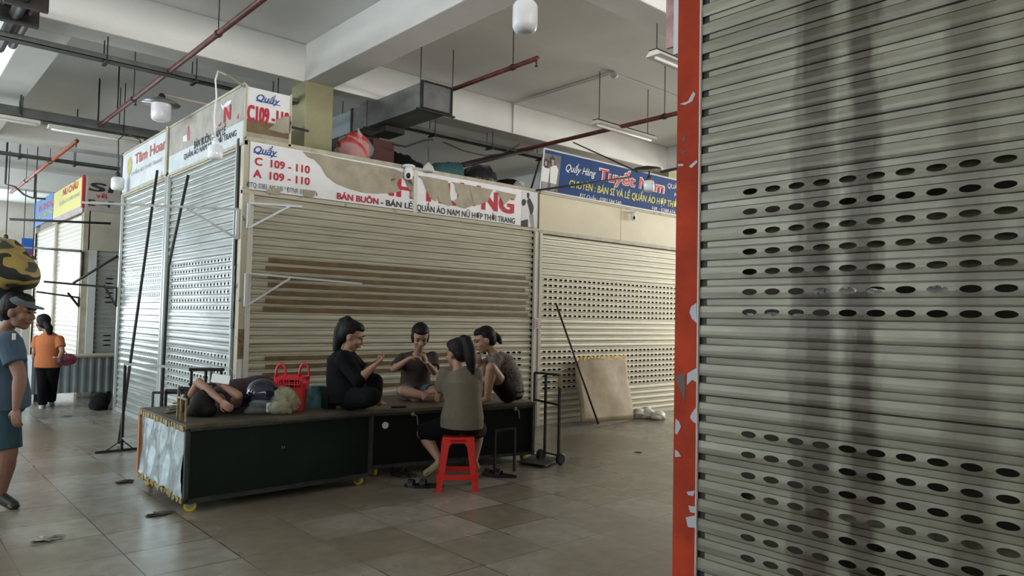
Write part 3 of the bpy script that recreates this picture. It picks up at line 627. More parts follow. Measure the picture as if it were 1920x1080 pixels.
# low corrugated cabinet in the gap
t = thing('metal_cabinet', 'low grey corrugated metal cabinet standing in front of the far stall', 'cabinet', (2.9, 13.9, 0))
bm = NB(); x0, x1 = 2.0, 4.4; K = 80; A = []; 
for k in range(K+1):
    x = x0+(x1-x0)*k/K; A.append((x, 13.72+.005*(1 if (k//2) % 2 else -1), .12))
for p, q in zip(A, A[1:]):
    v = [bm.verts.new(p), bm.verts.new(q), bm.verts.new((q[0], q[1], .70)), bm.verts.new((p[0], p[1], .70))]; bm.faces.new(v)
obj('corrugated_front', bm, mat('corrugated_grey', (.36, .42, .45), .35, metal=.5, var=.2, scale=3), t, fix=False)
obj('top_board', bx((1.98, 13.68, .70), (4.42, 14.3, .73)), mat('cabinet_top', (.42, .38, .30), .5), t)
obj('carcass', bx((2.0, 13.75, .12), (4.4, 14.28, .70)), mat('corrugated_grey_side', (.3, .34, .36), .5), t)
for x in (2.05, 3.1, 4.3): obj('foot', bx((x, 13.78, 0), (x+.06, 13.84, .12)), DARKM, t)

# ================================================================== CEILING SERVICES
def rodpt(x, y0, y1, z=ZS): return below(x, y0, z, y1)
# sprinkler pipes (run along Y)
def pipe(label, pts, r, rods=(), m=REDPIPE, nozzle=None, coupl=(), cat='pipe'):
    t = thing('sprinkler_pipe', label, cat, pts[0]); bm = NB(); tube(bm, pts, r, 10); obj('pipe', bm, m, t, smooth=True)
    for x, y, z in rods:
        bm = NB(); tube(bm, [(x, y, z), (x, y, ZS)], .006, 6); obj('hanger_rod', bm, ROD, t)
        bm = NB(); lathe(bm, (x, y-.02, z), [(r*1.35, 0), (r*1.35, .04)], 10, (0, 1, 0)); obj('pipe_clamp', bm, DARKM, t)
    if nozzle: bm = NB(); lathe(bm, V(nozzle)-V((0, 0, .09)), [(.022, 0), (.008, .012), (.012, .09)], 10); obj('sprinkler_head', bm, DARKM, t)
    return t
zp = 4.2
pipe('long red sprinkler pipe crossing the ceiling at upper left', [(2.43, 2.0, zp), (2.43, 12.6, zp)], .028, rods=((2.43, 7.1, zp), (2.43, 10.1, zp), (2.43, 12.0, zp)), nozzle=(2.43, 10.0, zp-.01))
a = onZ(1008, 109, 4.45); pipe('short red sprinkler pipe ending above the steel duct', [(a.x, a.y, 4.45), (a.x, 8.45, 4.45)], .028, rods=((a.x, a.y+.42, 4.45),), nozzle=(a.x, a.y+.02, 4.45))
a = onZ(1270, 210, zp); pipe('dark red sprinkler pipe running behind the blue sign', [(7.75, 3.5, zp), (7.75, 15, zp)], .03, rods=((7.75, 5.75, zp),))
a = onZ(148, 265, zp); pipe('orange-red sprinkler pipe in the far left bay', [(2.40, 13.3, zp), (2.40, 20.5, zp)], .032, rods=((2.4, 15.6, zp), (2.4, 18.3, zp)), m=mat('pipe_orange', (.45, .13, .07), .5, var=.3), nozzle=(2.40, 13.35, zp))
pipe('thin orange pipe in the most distant left bay', [(1.55, 17.5, 3.9), (1.55, 24, 3.9)], .03, rods=((1.55, 19, 3.9),), m=MATS['pipe_orange'])
# dark pipe bundle at the top-left corner
t = thing('pipe_bundle', 'thick dark pipe bundle at the top left corner of the view', 'pipe', (1.0, 7, 4.2))
for dx, dz, r, m in ((0, 0, .055, DARKM), (.12, .06, .045, REDPIPE), (-.1, .09, .035, DARKM)):
    bm = NB(); tube(bm, [(.93+dx, 6.0, 4.28+dz), (.93+dx, 9.4, 4.28+dz)], r, 12); obj('pipe', bm, m, t, smooth=True)
bm = NB(); box(bm, (.78, 8.2, 4.2), (1.12, 8.26, 4.45)); box(bm, (.78, 7.7, 4.2), (1.12, 7.76, 4.45)); obj('pipe_bracket', bm, DARKM, t)
# cable trays
def tray(label, x0, x1, y, z, w=.12, h=.05, hang=(), m=TRAY, zt=ZS):
    t = thing('cable_tray', label, 'cable tray', (x0, y, z)); bm = NB()
    box(bm, (x0, y-w/2, z), (x1, y+w/2, z+.008)); box(bm, (x0, y-w/2, z), (x1, y-w/2+.006, z+h)); box(bm, (x0, y+w/2-.006, z), (x1, y+w/2, z+h)); obj('tray_channel', bm, m, t)
    for x in hang:
        bm = NB(); tube(bm, [(x, y-w/2-.01, z-.03), (x, y-w/2-.01, zt)], .007, 6); tube(bm, [(x, y+w/2+.01, z-.03), (x, y+w/2+.01, zt)], .007, 6); box(bm, (x-.02, y-w/2-.03, z-.03), (x+.02, y+w/2+.03, z-.012)); obj('tray_hanger', bm, DARKM, t)
    return t
tray('dark grey cable tray running under the long beam behind the corner sign', -3, 3.97, 8.69, 4.17, .13, .06, (1.80, 2.72, 3.7), zt=ZB)
tray('cable tray continuing right of the duct above the roof bundles', 5.44, 9.4, 8.69, 4.17, .12, .06, (6.1, 7.2, 8.3), zt=ZB)
tray('wide dark cable tray in the far left bay over the fluorescent fitting', -3, 3.3, 12.05, 4.13, .26, .14, (1.48, 2.75))
tray('narrow cable tray in the distant left bay', -2, 3.5, 15.35, 4.17, .10, .06, (1.9, 2.75))
# duct
t = thing('ventilation_duct', 'rectangular galvanised ventilation duct hanging above the stall roof', 'duct', (5.2, 9, 4.06)); DZ0, DZ1 = 4.065, 4.385
bm = NB(); box(bm, (4.98, 7.32, DZ0), (5.41, 9.05, DZ1)); obj('duct_section', bm, STEEL, t, bevel=.006)
bm = NB(); box(bm, (4.98, 9.07, DZ0), (5.41, 13.0, DZ1)); obj('duct_section', bm, mat('duct_lit_tone', (.36, .42, .44), .4, metal=.6), t, bevel=.006)  # farther section coloured paler and bluer to stand for light falling on it
bm = NB()
for y in (7.30, 9.04): box(bm, (4.965, y, DZ0-.015), (5.425, y+.04, DZ0)); box(bm, (4.965, y, DZ1), (5.425, y+.04, DZ1+.015)); box(bm, (4.965, y, DZ0), (4.98, y+.04, DZ1)); box(bm, (5.41, y, DZ0), (5.425, y+.04, DZ1))
obj('duct_flange', bm, DARKM, t)
bm = NB(); box(bm, (5.1, 8.35, 3.98), (5.4, 8.75, 4.06)); obj('duct_outlet', bm, DARKM, t)
for y in (7.33, 8.6, 10.2):
    for x in (4.95, 5.44):
        bm = NB(); tube(bm, [(x, y, DZ0-.05), (x, y, ZS)], .006, 6); obj('hanger_rod', bm, ROD, t)
    obj('hanger_bar', bx((4.9, y-.015, DZ0-.04), (5.48, y+.015, DZ0-.018)), DARKM, t)
# ceiling conduit + junction
t = thing('ceiling_conduit', 'thin white conduit with a round junction box on the ceiling', 'conduit', (7.5, 6.45, 4.85))
bm = NB(); tube(bm, [(7.5, 8.48, 4.885), (7.5, 6.43, 4.885)], .012, 8); tube(bm, [(7.5, 6.43, 4.885), (11.5, 6.43, 4.885)], .012, 8); obj('conduit', bm, WHITEP, t)
bm = NB(); tube(bm, [(7.5, 8.49, 4.88), (7.5, 8.49, 4.43)], .010, 8); obj('drop_conduit', bm, mat('conduit_grey', (.45, .44, .40), .6), t)
bm = NB(); ball(bm, (7.52, 6.43, 4.86), (.055, .055, .05)); obj('junction_box', bm, WHITEP, t, smooth=True)
# fluorescent fittings
def fluoro(label, x0, x1, y, z, rods):
    t = thing('fluorescent_light', label, 'light', ((x0+x1)/2, y, z))
    bm = NB(); slab(bm, [(x0, y-.09, z), (x0, y+.09, z), (x0, y+.045, z+.05), (x0, y-.045, z+.05)], (x1-x0, 0, 0)); obj('reflector', bm, mat('fitting_white', (.72, .70, .64), .45), t)
    bm = NB(); tube(bm, [(x0+.04, y, z-.012), (x1-.04, y, z-.012)], .015, 10); obj('tube', bm, WHITEP, t, smooth=True)
    obj('top_edge', bx((x0, y-.05, z+.05), (x1, y+.05, z+.062)), DARKM, t)
    for x in rods: bm = NB(); tube(bm, [(x, y, z+.05), (x, y, ZS)], .006, 6); obj('hanger_rod', bm, ROD, t)
A0, A1 = below(1125, 134, ZS, 234); B0, B1 = below(1215, 167, ZS, 255)
fluoro('white fluorescent fitting hanging on rods above the blue sign', A1.x-.08, B1.x+.12, (A1.y+B1.y)/2, (A1.z+B1.z)/2-.02, (A1.x, B1.x))
A0, A1 = below(1232, 44, ZB, 103)
fluoro('white fluorescent fitting partly hidden behind the red post', A1.x-.06, A1.x+1.2, A1.y, A1.z-.02, (A1.x,))
fluoro('fluorescent fitting mounted under the wide tray at far left', 1.78, 3.0, 11.85, 4.03, ())
fluoro('ribbed fluorescent fitting cut by the left edge of the view', .5, 1.68, 11.85, 4.05, ())
# bulbs / lamps
def bulb_parts(t, c, r, h, cord=None, socket=DARKM, m=GLASSY):
    """jar-shaped bulb: c = centre of the top of the glass"""
    c = V(c); bm = NB()
    lathe(bm, c, [(r*.45, 0), (r*.85, -h*.05), (r, -h*.16), (r, -h*.78), (r*.86, -h*.92), (r*.55, -h*.985), (.001, -h)][::-1], 24); obj('bulb', bm, m, t, smooth=True)
    bm = NB(); lathe(bm, c, [(r*.42, -.005), (r*.42, r*.5), (r*.2, r*.9)], 14); obj('lamp_socket', bm, socket, t)
    if cord: bm = NB(); tube(bm, cord, .009 if r > .05 else .005, 8); obj('cord', bm, WHITEP if socket == WHITEP else ROD, t, smooth=True)
c = dp(985, 3, 3.0); t = thing('hanging_bulb', 'big white jar-shaped bulb hanging near the top centre', 'lamp', c)
bulb_parts(t, c, .052, .135, [c+V((0, 0, .03)), c+V((.0, 0, .5)), V((c.x+.02, c.y, 4.9))], WHITEP, m=mat('bulb_white', (.78, .80, .84), .15))
c = V((2.45, 8.35, 3.42)); c = dp(404, 272, 7.2); t = thing('hanging_bulb', 'white jar bulb on a bent white cord beside the corner signs', 'lamp', c)
q = [dp(404, 266, 7.2), dp(402, 220, 7.2), dp(406, 180, 7.25), dp(404, 150, 7.3), dp(409, 133, 7.35)]
bulb_parts(t, c, .072, .15, q, WHITEP, m=MATS['bulb_white'])
bm = NB(); tube(bm, [dp(409, 133, 7.35), dp(425, 140, 7.3), onY(459, 163, YF)], .012, 8); obj('support_arm', bm, mat('arm_olive', (.25, .24, .16), .5), t)
tp = dp(303, 186, 8.6); t = thing('caged_lamp', 'shaded jar lamp on a pipe arm over the side sign', 'lamp', tp)
bulb_parts(t, tp-V((0, 0, .03)), .11, .24, None)
bm = NB(); lathe(bm, tp, [(.21, -.06), (.20, -.05), (.09, .0), (.03, .02), (.03, .03), (.002, .035)], 28); obj('lamp_shade', bm, mat('shade_metal', (.22, .23, .23), .35, metal=.6), t, smooth=True)
e = onX(392, 196, XS); bm = NB(); tube(bm, [tp+V((0, 0, .03)), tp+V((.02, 0, .06)), V((e.x, e.y, e.z))], .014, 8); tube(bm, [tp+V((0, 0, .03)), tp+V((-.1, 0.02, .05))], .012, 8); obj('lamp_arm', bm, mat('arm_brown', (.25, .19, .14), .5), t)
c = dp(221, 332, 10.6); t = thing('hanging_bulb', 'jar bulb hanging at the far end of the stall side', 'lamp', c)
bulb_parts(t, c, .088, .20, [c+V((0, 0, .06)), c+V((0, 0, .28)), dp(222, 290, 10.6), dp(222, 262, 10.6), dp(236, 250, 10.6), dp(262, 262, 10.6), V((2.82, 11.2, 3.86))])
c = dp(1217, 338, 7.9); t = thing('shaded_bulb', 'dark-shaded bulb hanging in front of the blue sign', 'lamp', c)
bulb_parts(t, c-V((0, 0, .0)), .058, .13, [c+V((0, 0, .03)), c+V((0, 0, .1))])
bm = NB(); lathe(bm, dp(1214, 318, 7.9), [(.155, -.0), (.15, .008), (.06, .03), (.002, .045)], 28); obj('lamp_shade', bm, mat('shade_dark', (.07, .06, .055), .35, metal=.5), t, smooth=True)
bm = NB(); tube(bm, [dp(1240, 322, 7.9), dp(1285, 313, 7.6), dp(1300, 311, 7.5)], .016, 8); obj('lamp_arm', bm, ROD, t)
c = dp(803, 318, 8.0); t = thing('hanging_bulb', 'small domed lamp hanging above the torn sign', 'lamp', c)
bm = NB(); lathe(bm, c, [(.062, -.03), (.068, -.012), (.066, 0), (.05, .04), (.02, .065), (.012, .08)], 22); obj('lamp_shade', bm, mat('dome_grey', (.5, .5, .48), .3), t, smooth=True)
bm = NB(); tube(bm, [c+V((0, 0, .08)), dp(803, 275, 8.0), dp(806, 262, 8.0)], .008, 8); obj('cord', bm, ROD, t)
for (x, y, d, lab) in ((11, 447, 15.5, 'distant bright jar bulb nearest the left edge'), (61, 487, 15.0, 'distant jar bulb beside the small bright blue sign')):
    c = dp(x, y, d); t = thing('hanging_bulb', lab, 'lamp', c); bulb_parts(t, c, .10, .22, [c+V((0, 0, .1)), V((c.x, c.y, 4.87))])
# poles / conduits among signs
def pole(label, pts, r=.014, m=ROD, name='metal_pole', cat='pole'):
    bm = NB(); tube(bm, pts, r, 8); return tag(obj(name, bm, m, smooth=True), label, cat)
pole('thin black rod crossing the blue sign lettering', [onY(1005, 357, YF-.12), onY(1183, 332, YF-.62)], .014)
pole('slanting thin rod rising left of the blue sign lamp', [onZ(1075, 267, 4.2), dp(1195, 322, 7.9)], .010)
pole('dark pole behind the black roof bags', [onY(870, 311, 7.9), onY(1000, 281, 8.5)], .02)
pole('dark rod stub sticking out right of the small C109-110 board', [onY(546, 238, YF), onY(579, 246, YF-.1)], .013)
pole('slanting strut between tray and roof left of the blue sign', [V((onY(1013, 301, 8.69).x, 8.69, 4.18)), V((onY(990, 340, 7.9).x, 7.9, 3.26))], .016)
t = thing('hanging_cable', 'black cable sagging from the far tray beside the jar bulb', 'cable', dp(60, 345, 15))
bm = NB(); tube(bm, [V((dp(10, 345, 14).x, dp(10, 345, 14).y, 4.88)), dp(10, 345, 14), dp(28, 350, 14), dp(45, 365, 14), (dp(60, 371, 14)), dp(85, 373, 14)], .018, 8); tube(bm, [dp(66, 326, 14), dp(64, 372, 14)], .014, 8); obj('cable', bm, ROD, t, smooth=True)
t = thing('hanging_cable', 'black cable sagging below the right tray above the roof bags', 'cable', dp(850, 300, 8.6))
bm = NB(); tube(bm, [dp(830, 266, 8.8), dp(870, 283, 8.8), dp(910, 292, 8.8), dp(943, 288, 8.8), dp(975, 270, 8.6)], .008, 8); tube(bm, [dp(735, 270, 8.6), dp(760, 275, 8.6), dp(795, 263, 8.6), dp(812, 262, 8.6)], .012, 8); obj('cable', bm, ROD, t, smooth=True)
for k, (px, y0, y1) in enumerate(((43, 113, 214), (224, 119, 205), (187, 147, 240), (146, 205, 236))):
    a, b = below(px, y0, ZS, y1); pole('thin black hanger rod dropping from the far left ceiling', [a, b], .010, name='hanger_rod')['group'] = 'hanger rods in the far left bay'
# folding arms on the walls (white brackets near the corner, dark ones beyond)
def bracket(label, base_lo, base_hi, tip, mid, m, w=.02, loc=None):
    t = thing('folding_bracket', label, 'bracket', base_lo)
    bm = NB(); bar(bm, base_lo, base_hi, w*1.5); obj('wall_plate', bm, m, t)
    bm = NB(); bar(bm, base_hi, tip, w); obj('arm', bm, m, t)
    bm = NB(); bar(bm, base_lo, mid, w); obj('strut', bm, m, t)
WBR = mat('bracket_white', (.60, .62, .62), .4)
c0 = V((XS-.02, YF+.05, 0)); 
h = onX(447, 392, XS-.02).z; l = onX(440, 448, XS-.02).z; tip = onY(150, 380, YF+.12)
bracket('long white folding bracket arm reaching left from the corner at sign height', (XS-.02, YF+.06, l), (XS-.02, YF+.06, h), (tip.x, YF+.1, tip.z), onY(350, 390, YF+.09), WBR)
a = onY(459, 377, YF-.06); b = onY(455, 430, YF-.06); e = onY(572, 392, YF-.5); mm_ = onY(552, 388, YF-.43)
bracket('white folding bracket on the front face under the C109-110 lettering', (2.87, YF-.03, 2.36), (2.87, YF-.03, 2.62), V((3.30, YF-.35, 2.60)), V((3.20, YF-.28, 2.60)), WBR)
bracket('lower white folding bracket on the front face of the corner post', (2.87, YF-.03, 1.56), (2.87, YF-.03, 1.90), V((4.05, YF-.30, 1.84)), V((3.28, YF-.16, 1.865)), WBR)
a = onX(222, 475, XS-.02); 
bracket('dark folding bracket reaching left from the far end of the stall side', (XS-.02, 12.1, onX(218, 575, XS).z), (XS-.02, 12.1, onX(221, 540, XS).z), onY(82, 528, 12.3), onY(195, 535, 12.15), DARKM, .03)
pole('dark diagonal strut of the far bracket', [onX(221, 480, XS), onY(137, 531, 12.25)], .018)
bracket('dark folding bracket on the far stall corner at head height', (2.79, Y2+.05, onX(152, 575, 2.79).z), (2.79, Y2+.05, onX(152, 558, 2.79).z), onY(68, 547, Y2+.1), onY(127, 549, Y2), DARKM, .03)
pole('thin dark rail in front of the far side shutters, upper', [onX(36, 463, 2.6), onX(152, 471, 2.72)], .02)
pole('thin dark rail below the far yellow sign reaching the gap', [onY(18, 411, 14.3), onY(208, 419, 14.0)], .02)
pole('short upright rod on the far stall corner', [V((2.80, 14.58, onY(150, 471, 14.5).z)), V((2.80, 14.58, onY(148, 519, 14.5).z))], .02)
# ================================================================== THINGS ON THE STALL ROOF
def lumpy(name, c, r, m, parent=None, seed=1, amp=.12, seg=20, flat=True, fr=3.0):
    bm = NB(); ball(bm, (0, 0, 0), 1, seg=seg); rnd = random.Random(seed)
    ph_ = [(rnd.uniform(1, fr), rnd.uniform(1, fr), rnd.uniform(1, fr), rnd.uniform(0, 6)) for _ in range(9)]
    c = V(c); r = V(r)
    for v in bm.verts:
        n = v.co.copy(); k = 1+sum(math.sin(n.x*a*2.2+n.y*b*2.2+n.z*cc*2.2+p) for a, b, cc, p in ph_)*amp/3
        q = n*k
        if flat: q.z = max(q.z, -.62)
        v.co = V((c.x+q.x*r.x, c.y+q.y*r.y, c.z+q.z*r.z))
    return bm
def roof_bag(label, px, py, w, h, m, d=.25, seed=1, Y=7.72, name='plastic_bag', cat='bag', amp=.14):
    c = onY(px, py, Y); z0 = 3.245
    hh = h
    bm = lumpy(name, (c.x, Y, z0+hh*.62/1.62), (w/2, d, hh/1.62), m, seed=seed, amp=amp)
    return tag(obj(name, bm, m, smooth=True), label, cat)
t = thing('plastic_bag', 'clear plastic bag full of pink-red cloth on the stall roof edge', 'bag', (4.28, 7.6, 3.245))
bm = lumpy('x', (4.21, 7.60, 3.245+.155), (.165, .15, .20), None, seed=3, amp=.25); obj('pink_contents', bm, mat('pink_red_cloth', (.60, .06, .06), .5, bump=1, scale=16, var=.45), t, smooth=True)
bm = lumpy('x', (4.22, 7.60, 3.245+.15), (.20, .18, .215), None, seed=5, amp=.25); obj('clear_film', bm, CLEAR, t, smooth=True)
bm = NB(); tube(bm, [(4.26, 7.55, 3.53), (4.23, 7.5, 3.61), (4.19, 7.48, 3.68)], [.012, .03, .006], 8); obj('knot', bm, CLEAR, t, smooth=True)
tag(obj('storage_box', bx((4.44, 7.55, 3.245), (4.74, 7.85, 3.62)), mat('maroon_box', (.055, .012, .012), .6), bevel=.01), 'dark maroon box beside the pink bag on the stall roof', 'box')
def roof_bag(label, prof_, m, seed, y0=7.5, y1=7.9):
    """a soft bundle: silhouette profile [(x, height)] swept over its depth and crumpled"""
    rnd = random.Random(seed); bm = NB(); NJ = 9; G = []
    xs = [prof_[0][0]+(prof_[-1][0]-prof_[0][0])*i/22 for i in range(23)]
    def hh(x):
        for (a, ha), (b, hb) in zip(prof_, prof_[1:]):
            if a <= x <= b+1e-6: return ha+(hb-ha)*(x-a)/(b-a)
        return prof_[-1][1]
    for i, x in enumerate(xs):
        row = []
        for j in range(NJ+1):
            a = math.pi*j/NJ; e = math.sin(math.pi*i/22)**.5 if 0 < i < 22 else .25
            y = (y0+y1)/2-math.cos(a)*(y1-y0)/2*(.4+.6*e); z = 3.245+hh(x)*math.sin(a)**.55
            row.append(bm.verts.new((x+rnd.uniform(-.008, .008), y+rnd.uniform(-.01, .01), max(3.245, z+rnd.uniform(-.014, .010)) if 0 < j < NJ else 3.245)))
        G.append(row)
    for i in range(22):
        for j in range(NJ): bm.faces.new((G[i][j], G[i+1][j], G[i+1][j+1], G[i][j+1]))
        bm.faces.new((G[i][0], G[i][NJ], G[i+1][NJ], G[i+1][0]))
    bm.faces.new(G[0]); bm.faces.new(G[-1][::-1])
    o = obj('cloth_bundle' if m is not BLKPL else 'plastic_bag', bm, m, smooth=True); return tag(o, label, 'bundle' if m is not BLKPL else 'bag')
roof_bag('angular black bundle between the maroon box and white camera on the roof', [(4.74, .24), (4.80, .30), (4.98, .28), (5.08, .22), (5.22, .20), (5.25, .10)], BLACK, 11)
roof_bag('dark teal cloth bundle on the roof behind the domed lamp', [(5.30, .08), (5.42, .24), (5.5, .27), (5.82, .32), (5.86, .20), (5.9, .10)], mat('teal_cloth', (.03, .09, .10), .7, bump=.5), 14)
roof_bag('shiny black plastic bag on the roof, tallest of the black ones', [(5.91, .16), (6.0, .28), (6.12, .34), (6.32, .36), (6.42, .28), (6.48, .12)], BLKPL, 21)
roof_bag('low matt black bag at the right end of the torn sign', [(6.49, .12), (6.6, .20), (6.8, .24), (6.9, .18), (6.96, .14)], BLACK, 25)
tag(obj('clear_bag', lumpy('x', (6.70, 7.42, 3.35), (.09, .06, .055), None, seed=31), CLEAR, smooth=True), 'small crumpled clear bag on the sign edge', 'bag')
def dome_cam(label, c, s=1.0):
    c = V(c); t = thing('security_camera', label, 'camera', c)
    bm = NB(); lathe(bm, c, [(.075*s, 0), (.078*s, .02*s), (.06*s, .03*s)], 22); obj('mount_plate', bm, WHITEP, t, smooth=True)
    bm = NB(); lathe(bm, c-V((0, 0, .15*s)), [(.02*s, 0), (.045*s, .012*s), (.052*s, .05*s), (.045*s, .15*s)], 20); obj('camera_body', bm, WHITEP, t, smooth=True)
    bm = NB(); ball(bm, c+V((-.022, -.035, -.105))*s, (.026*s, .03*s, .035*s)); obj('lens', bm, BLKPL, t, smooth=True)
dome_cam('white dome security camera above the middle of the torn sign', onY(766, 314, YF-.07))
dome_cam('white dome security camera mounted on the cream fascia', onY(1188, 399, YF-.07), .8)

# ================================================================== CARTS
CT = .655
t = thing('rolling_cart', 'long dark green box cart with silver tin end, nearest the viewer', 'cart', (2.6, 6.2, 0))
c = bx((1.83, 5.665, .10), (3.37, 6.82, CT-.035)); obj('green_panel', c, GREENC, t)
bm = NB()
for a, b in (((1.82, 5.65, .085), (3.385, 5.65, .085)), ((1.82, 5.65, .62), (3.385, 5.65, .62)), ((1.82, 5.65, .085), (1.82, 5.65, .64)), ((3.385, 5.65, .085), (3.385, 5.65, .64)), ((1.82, 5.65, .085), (1.82, 6.83, .085)), ((1.82, 6.83, .085), (1.82, 6.83, .64)), ((3.385, 6.83, .085), (3.385, 6.83, .64)), ((1.82, 5.65, .63), (1.82, 6.83, .63))): bar(bm, a, b, .032)
obj('cart_frame', bm, mat('cart_frame_dull', (.06, .065, .06), .5, metal=.5, var=.4, scale=9), t)
obj('cart_top', bx((1.80, 5.63, CT-.035), (3.42, 6.85, CT)), WOODT, t, bevel=.006)
bm = NB(); K = 46; J = 24; g = []
for i in range(K+1):
    row = []
    for j in range(J+1):
        y = 5.69+(6.80-5.69)*i/K; z = .105+.50*j/J
        x = 1.800+.010*math.sin(y*17+.7*math.sin(z*9))+.006*math.sin(y*31+z*14)+.003*random.uniform(-1, 1)
        if j == 0: z += random.uniform(-.012, .02)
        row.append(bm.verts.new((x, y, z)))
    g.append(row)
for i in range(K):
    for j in range(J): bm.faces.new((g[i][j], g[i+1][j], g[i+1][j+1], g[i][j+1]))
obj('tin_end_sheet', bm, TIN, t, smooth=True, fix=False)
bm = NB(); K = 40
for i in range(K):
    y = 5.66+1.16*i/K; box(bm, (1.795+random.uniform(-.008, .003), y, CT-.05+random.uniform(-.01, .006)), (1.83, y+.029, CT-.012)); 
    box(bm, (1.797+random.uniform(-.008, .003), y, .075+random.uniform(-.01, .01)), (1.82, y+.029, .11))
obj('gold_foil_edge', bm, BRASS, t)
bm = NB(); box(bm, (1.79, 6.80, .1), (1.83, 6.845, .62)); obj('orange_edge', bm, mat('orange_edge', (.45, .16, .05), .5), t)
def wheel(parent, c, r=.045, w=.03, ax=(0, 1, 0), fork=True):
    bm = NB(); lathe(bm, V(c)-V(ax)*w/2, [(r*.62, 0), (r, .004), (r, w-.004), (r*.62, w)], 22, ax); o = obj('wheel', bm, YELW, parent)
    bm = NB(); lathe(bm, V(c)-V(ax)*(w/2+.003), [(r*.6, 0), (r*.6, w+.006)], 16, ax); obj('hub', bm, STEEL, o)
    if fork: bm = NB(); box(bm, V(c)+V((-.02, -.022, r*.3)), V(c)+V((.02, -.018, .10-c[2]+.0))); box(bm, V(c)+V((-.02, .018, r*.3)), V(c)+V((.02, .022, .10-c[2]))); obj('fork', bm, DARKM, o)
for c in ((1.87, 5.69, .045), (1.87, 6.76, .045), (3.30, 5.70, .045), (3.30, 6.76, .045)): wheel(t, c, ax=(.3, .95, 0) if c[0] < 2 and c[1] < 6 else (0.9, .43, 0))
bm = NB()
for dx in (0, .018): tube(bm, [(2.565+dx, 5.655, .40), (2.565+dx, 5.652, .42)], .004, 6)
obj('padlock_hasp', bm, STEEL, t)
# brass bracket frame standing on the near end of the cart
t = thing('wire_frame', 'small brass-coloured wire frame standing on the near left cart corner', 'frame', (1.86, 5.85, CT))
bm = NB()
for a, b in (((1.85, 5.80, CT), (1.85, 5.80, CT+.17)), ((1.85, 5.92, CT), (1.85, 5.92, CT+.17)), ((1.85, 5.79, CT+.17), (1.85, 6.0, CT+.17)), ((1.85, 6.0, CT), (1.85, 6.0, CT+.17))): bar(bm, a, b, .012)
obj('wire', bm, BRASS, t)
for k in range(4):
    a = V((1.86+.05*k, 6.35+.1*k, CT+.003)); bm = NB(); bar(bm, a+V((0, 0, .012*(k+1)-.006)), a+V((.28, .12-.05*k, .012*(k+1)-.006)), .05, .010)
    tag(obj('wood_offcut', bm, mat('wood_offcut', (.20, .16, .11), .6, var=.4)), 'flat wooden offcut lying on the left end of the near cart', 'offcut', 'wooden offcuts on the near cart')

t = thing('rolling_cart', 'dark box cart behind the red stool that the women sit on', 'cart', (4.5, 6.4, 0))
C2a, C2b = V((3.52, 5.90, 0)), V((5.28, 5.56, 0)); ux = (C2b-C2a).normalized(); uy = V((-ux.y, ux.x, 0))
def c2(a, b, z): return C2a+ux*a+uy*b+V((0, 0, z))
def obox(bm, a0, a1, b0, b1, z0, z1):
    slab(bm, [c2(a0, b0, z0), c2(a1, b0, z0), c2(a1, b1, z0), c2(a0, b1, z0)], (0, 0, z1-z0)); return bm
L2, W2, T2 = (C2b-C2a).length, 1.12, .62
obj('cart_panel', obox(NB(), .015, L2-.015, .015, W2-.01, .10, T2-.035), mat('near_black_green', (.003, .006, .005), .45, spec=.3, var=.4, scale=3), t)
bm = NB()
for a, b in ((0, 0), (L2, 0), (0, W2), (L2, W2)): bar(bm, c2(a, b, .07), c2(a, b, T2-.02), .03)
for z in (.09, T2-.045): bar(bm, c2(0, 0, z), c2(L2, 0, z), .028); bar(bm, c2(L2, 0, z), c2(L2, W2, z), .028); bar(bm, c2(0, 0, z), c2(0, W2, z), .028)
obj('cart_frame', bm, MATS['cart_frame_dull'], t)
obj('cart_top', obox(NB(), -.02, L2+.02, -.02, W2+.02, T2-.035, T2), mat('brown_cart_top', (.13, .10, .075), .5, var=.35, scale=5), t, bevel=.005)
for a, b in ((.08, .06), (L2-.08, .06), (.08, W2-.08), (L2-.08, W2-.08)): wheel(t, c2(a, b, .045), ax=tuple(ux))
for a in (.42, 1.56): bm = NB(); p = c2(a, -.02, T2-.06); ball(bm, p, (.022, .012, .022), seg=10); tube(bm, [p, p+V((.04, -.01, -.02)), p+V((.05, -.01, -.10))], .006, 6); obj('latch', bm, STEEL, t)
p = c2(.15, -.004, .47); bm = NB(); lathe(bm, p, [(.032, 0), (.032, .002)], 18, tuple(-uy)); obj('round_sticker', bm, WHITEB, t)
bm = NB(); bar(bm, (3.455, 5.79, .14), (3.455, 5.79, .60), .035, .055); tag(obj('wooden_batten', bm, mat('batten_brown', (.22, .12, .08), .6)), 'reddish brown batten standing in the gap between the two carts', 'batten')
# things on cart 2
bm = NB(); p = onZ(738, 765, T2); tube(bm, [p+V((-.03, 0, .012)), p+V((.10, -.06, .012))], .011, 8)
tag(obj('torch', bm, BLKPL), 'short black and silver torch on the near edge of the brown cart top', 'torch')
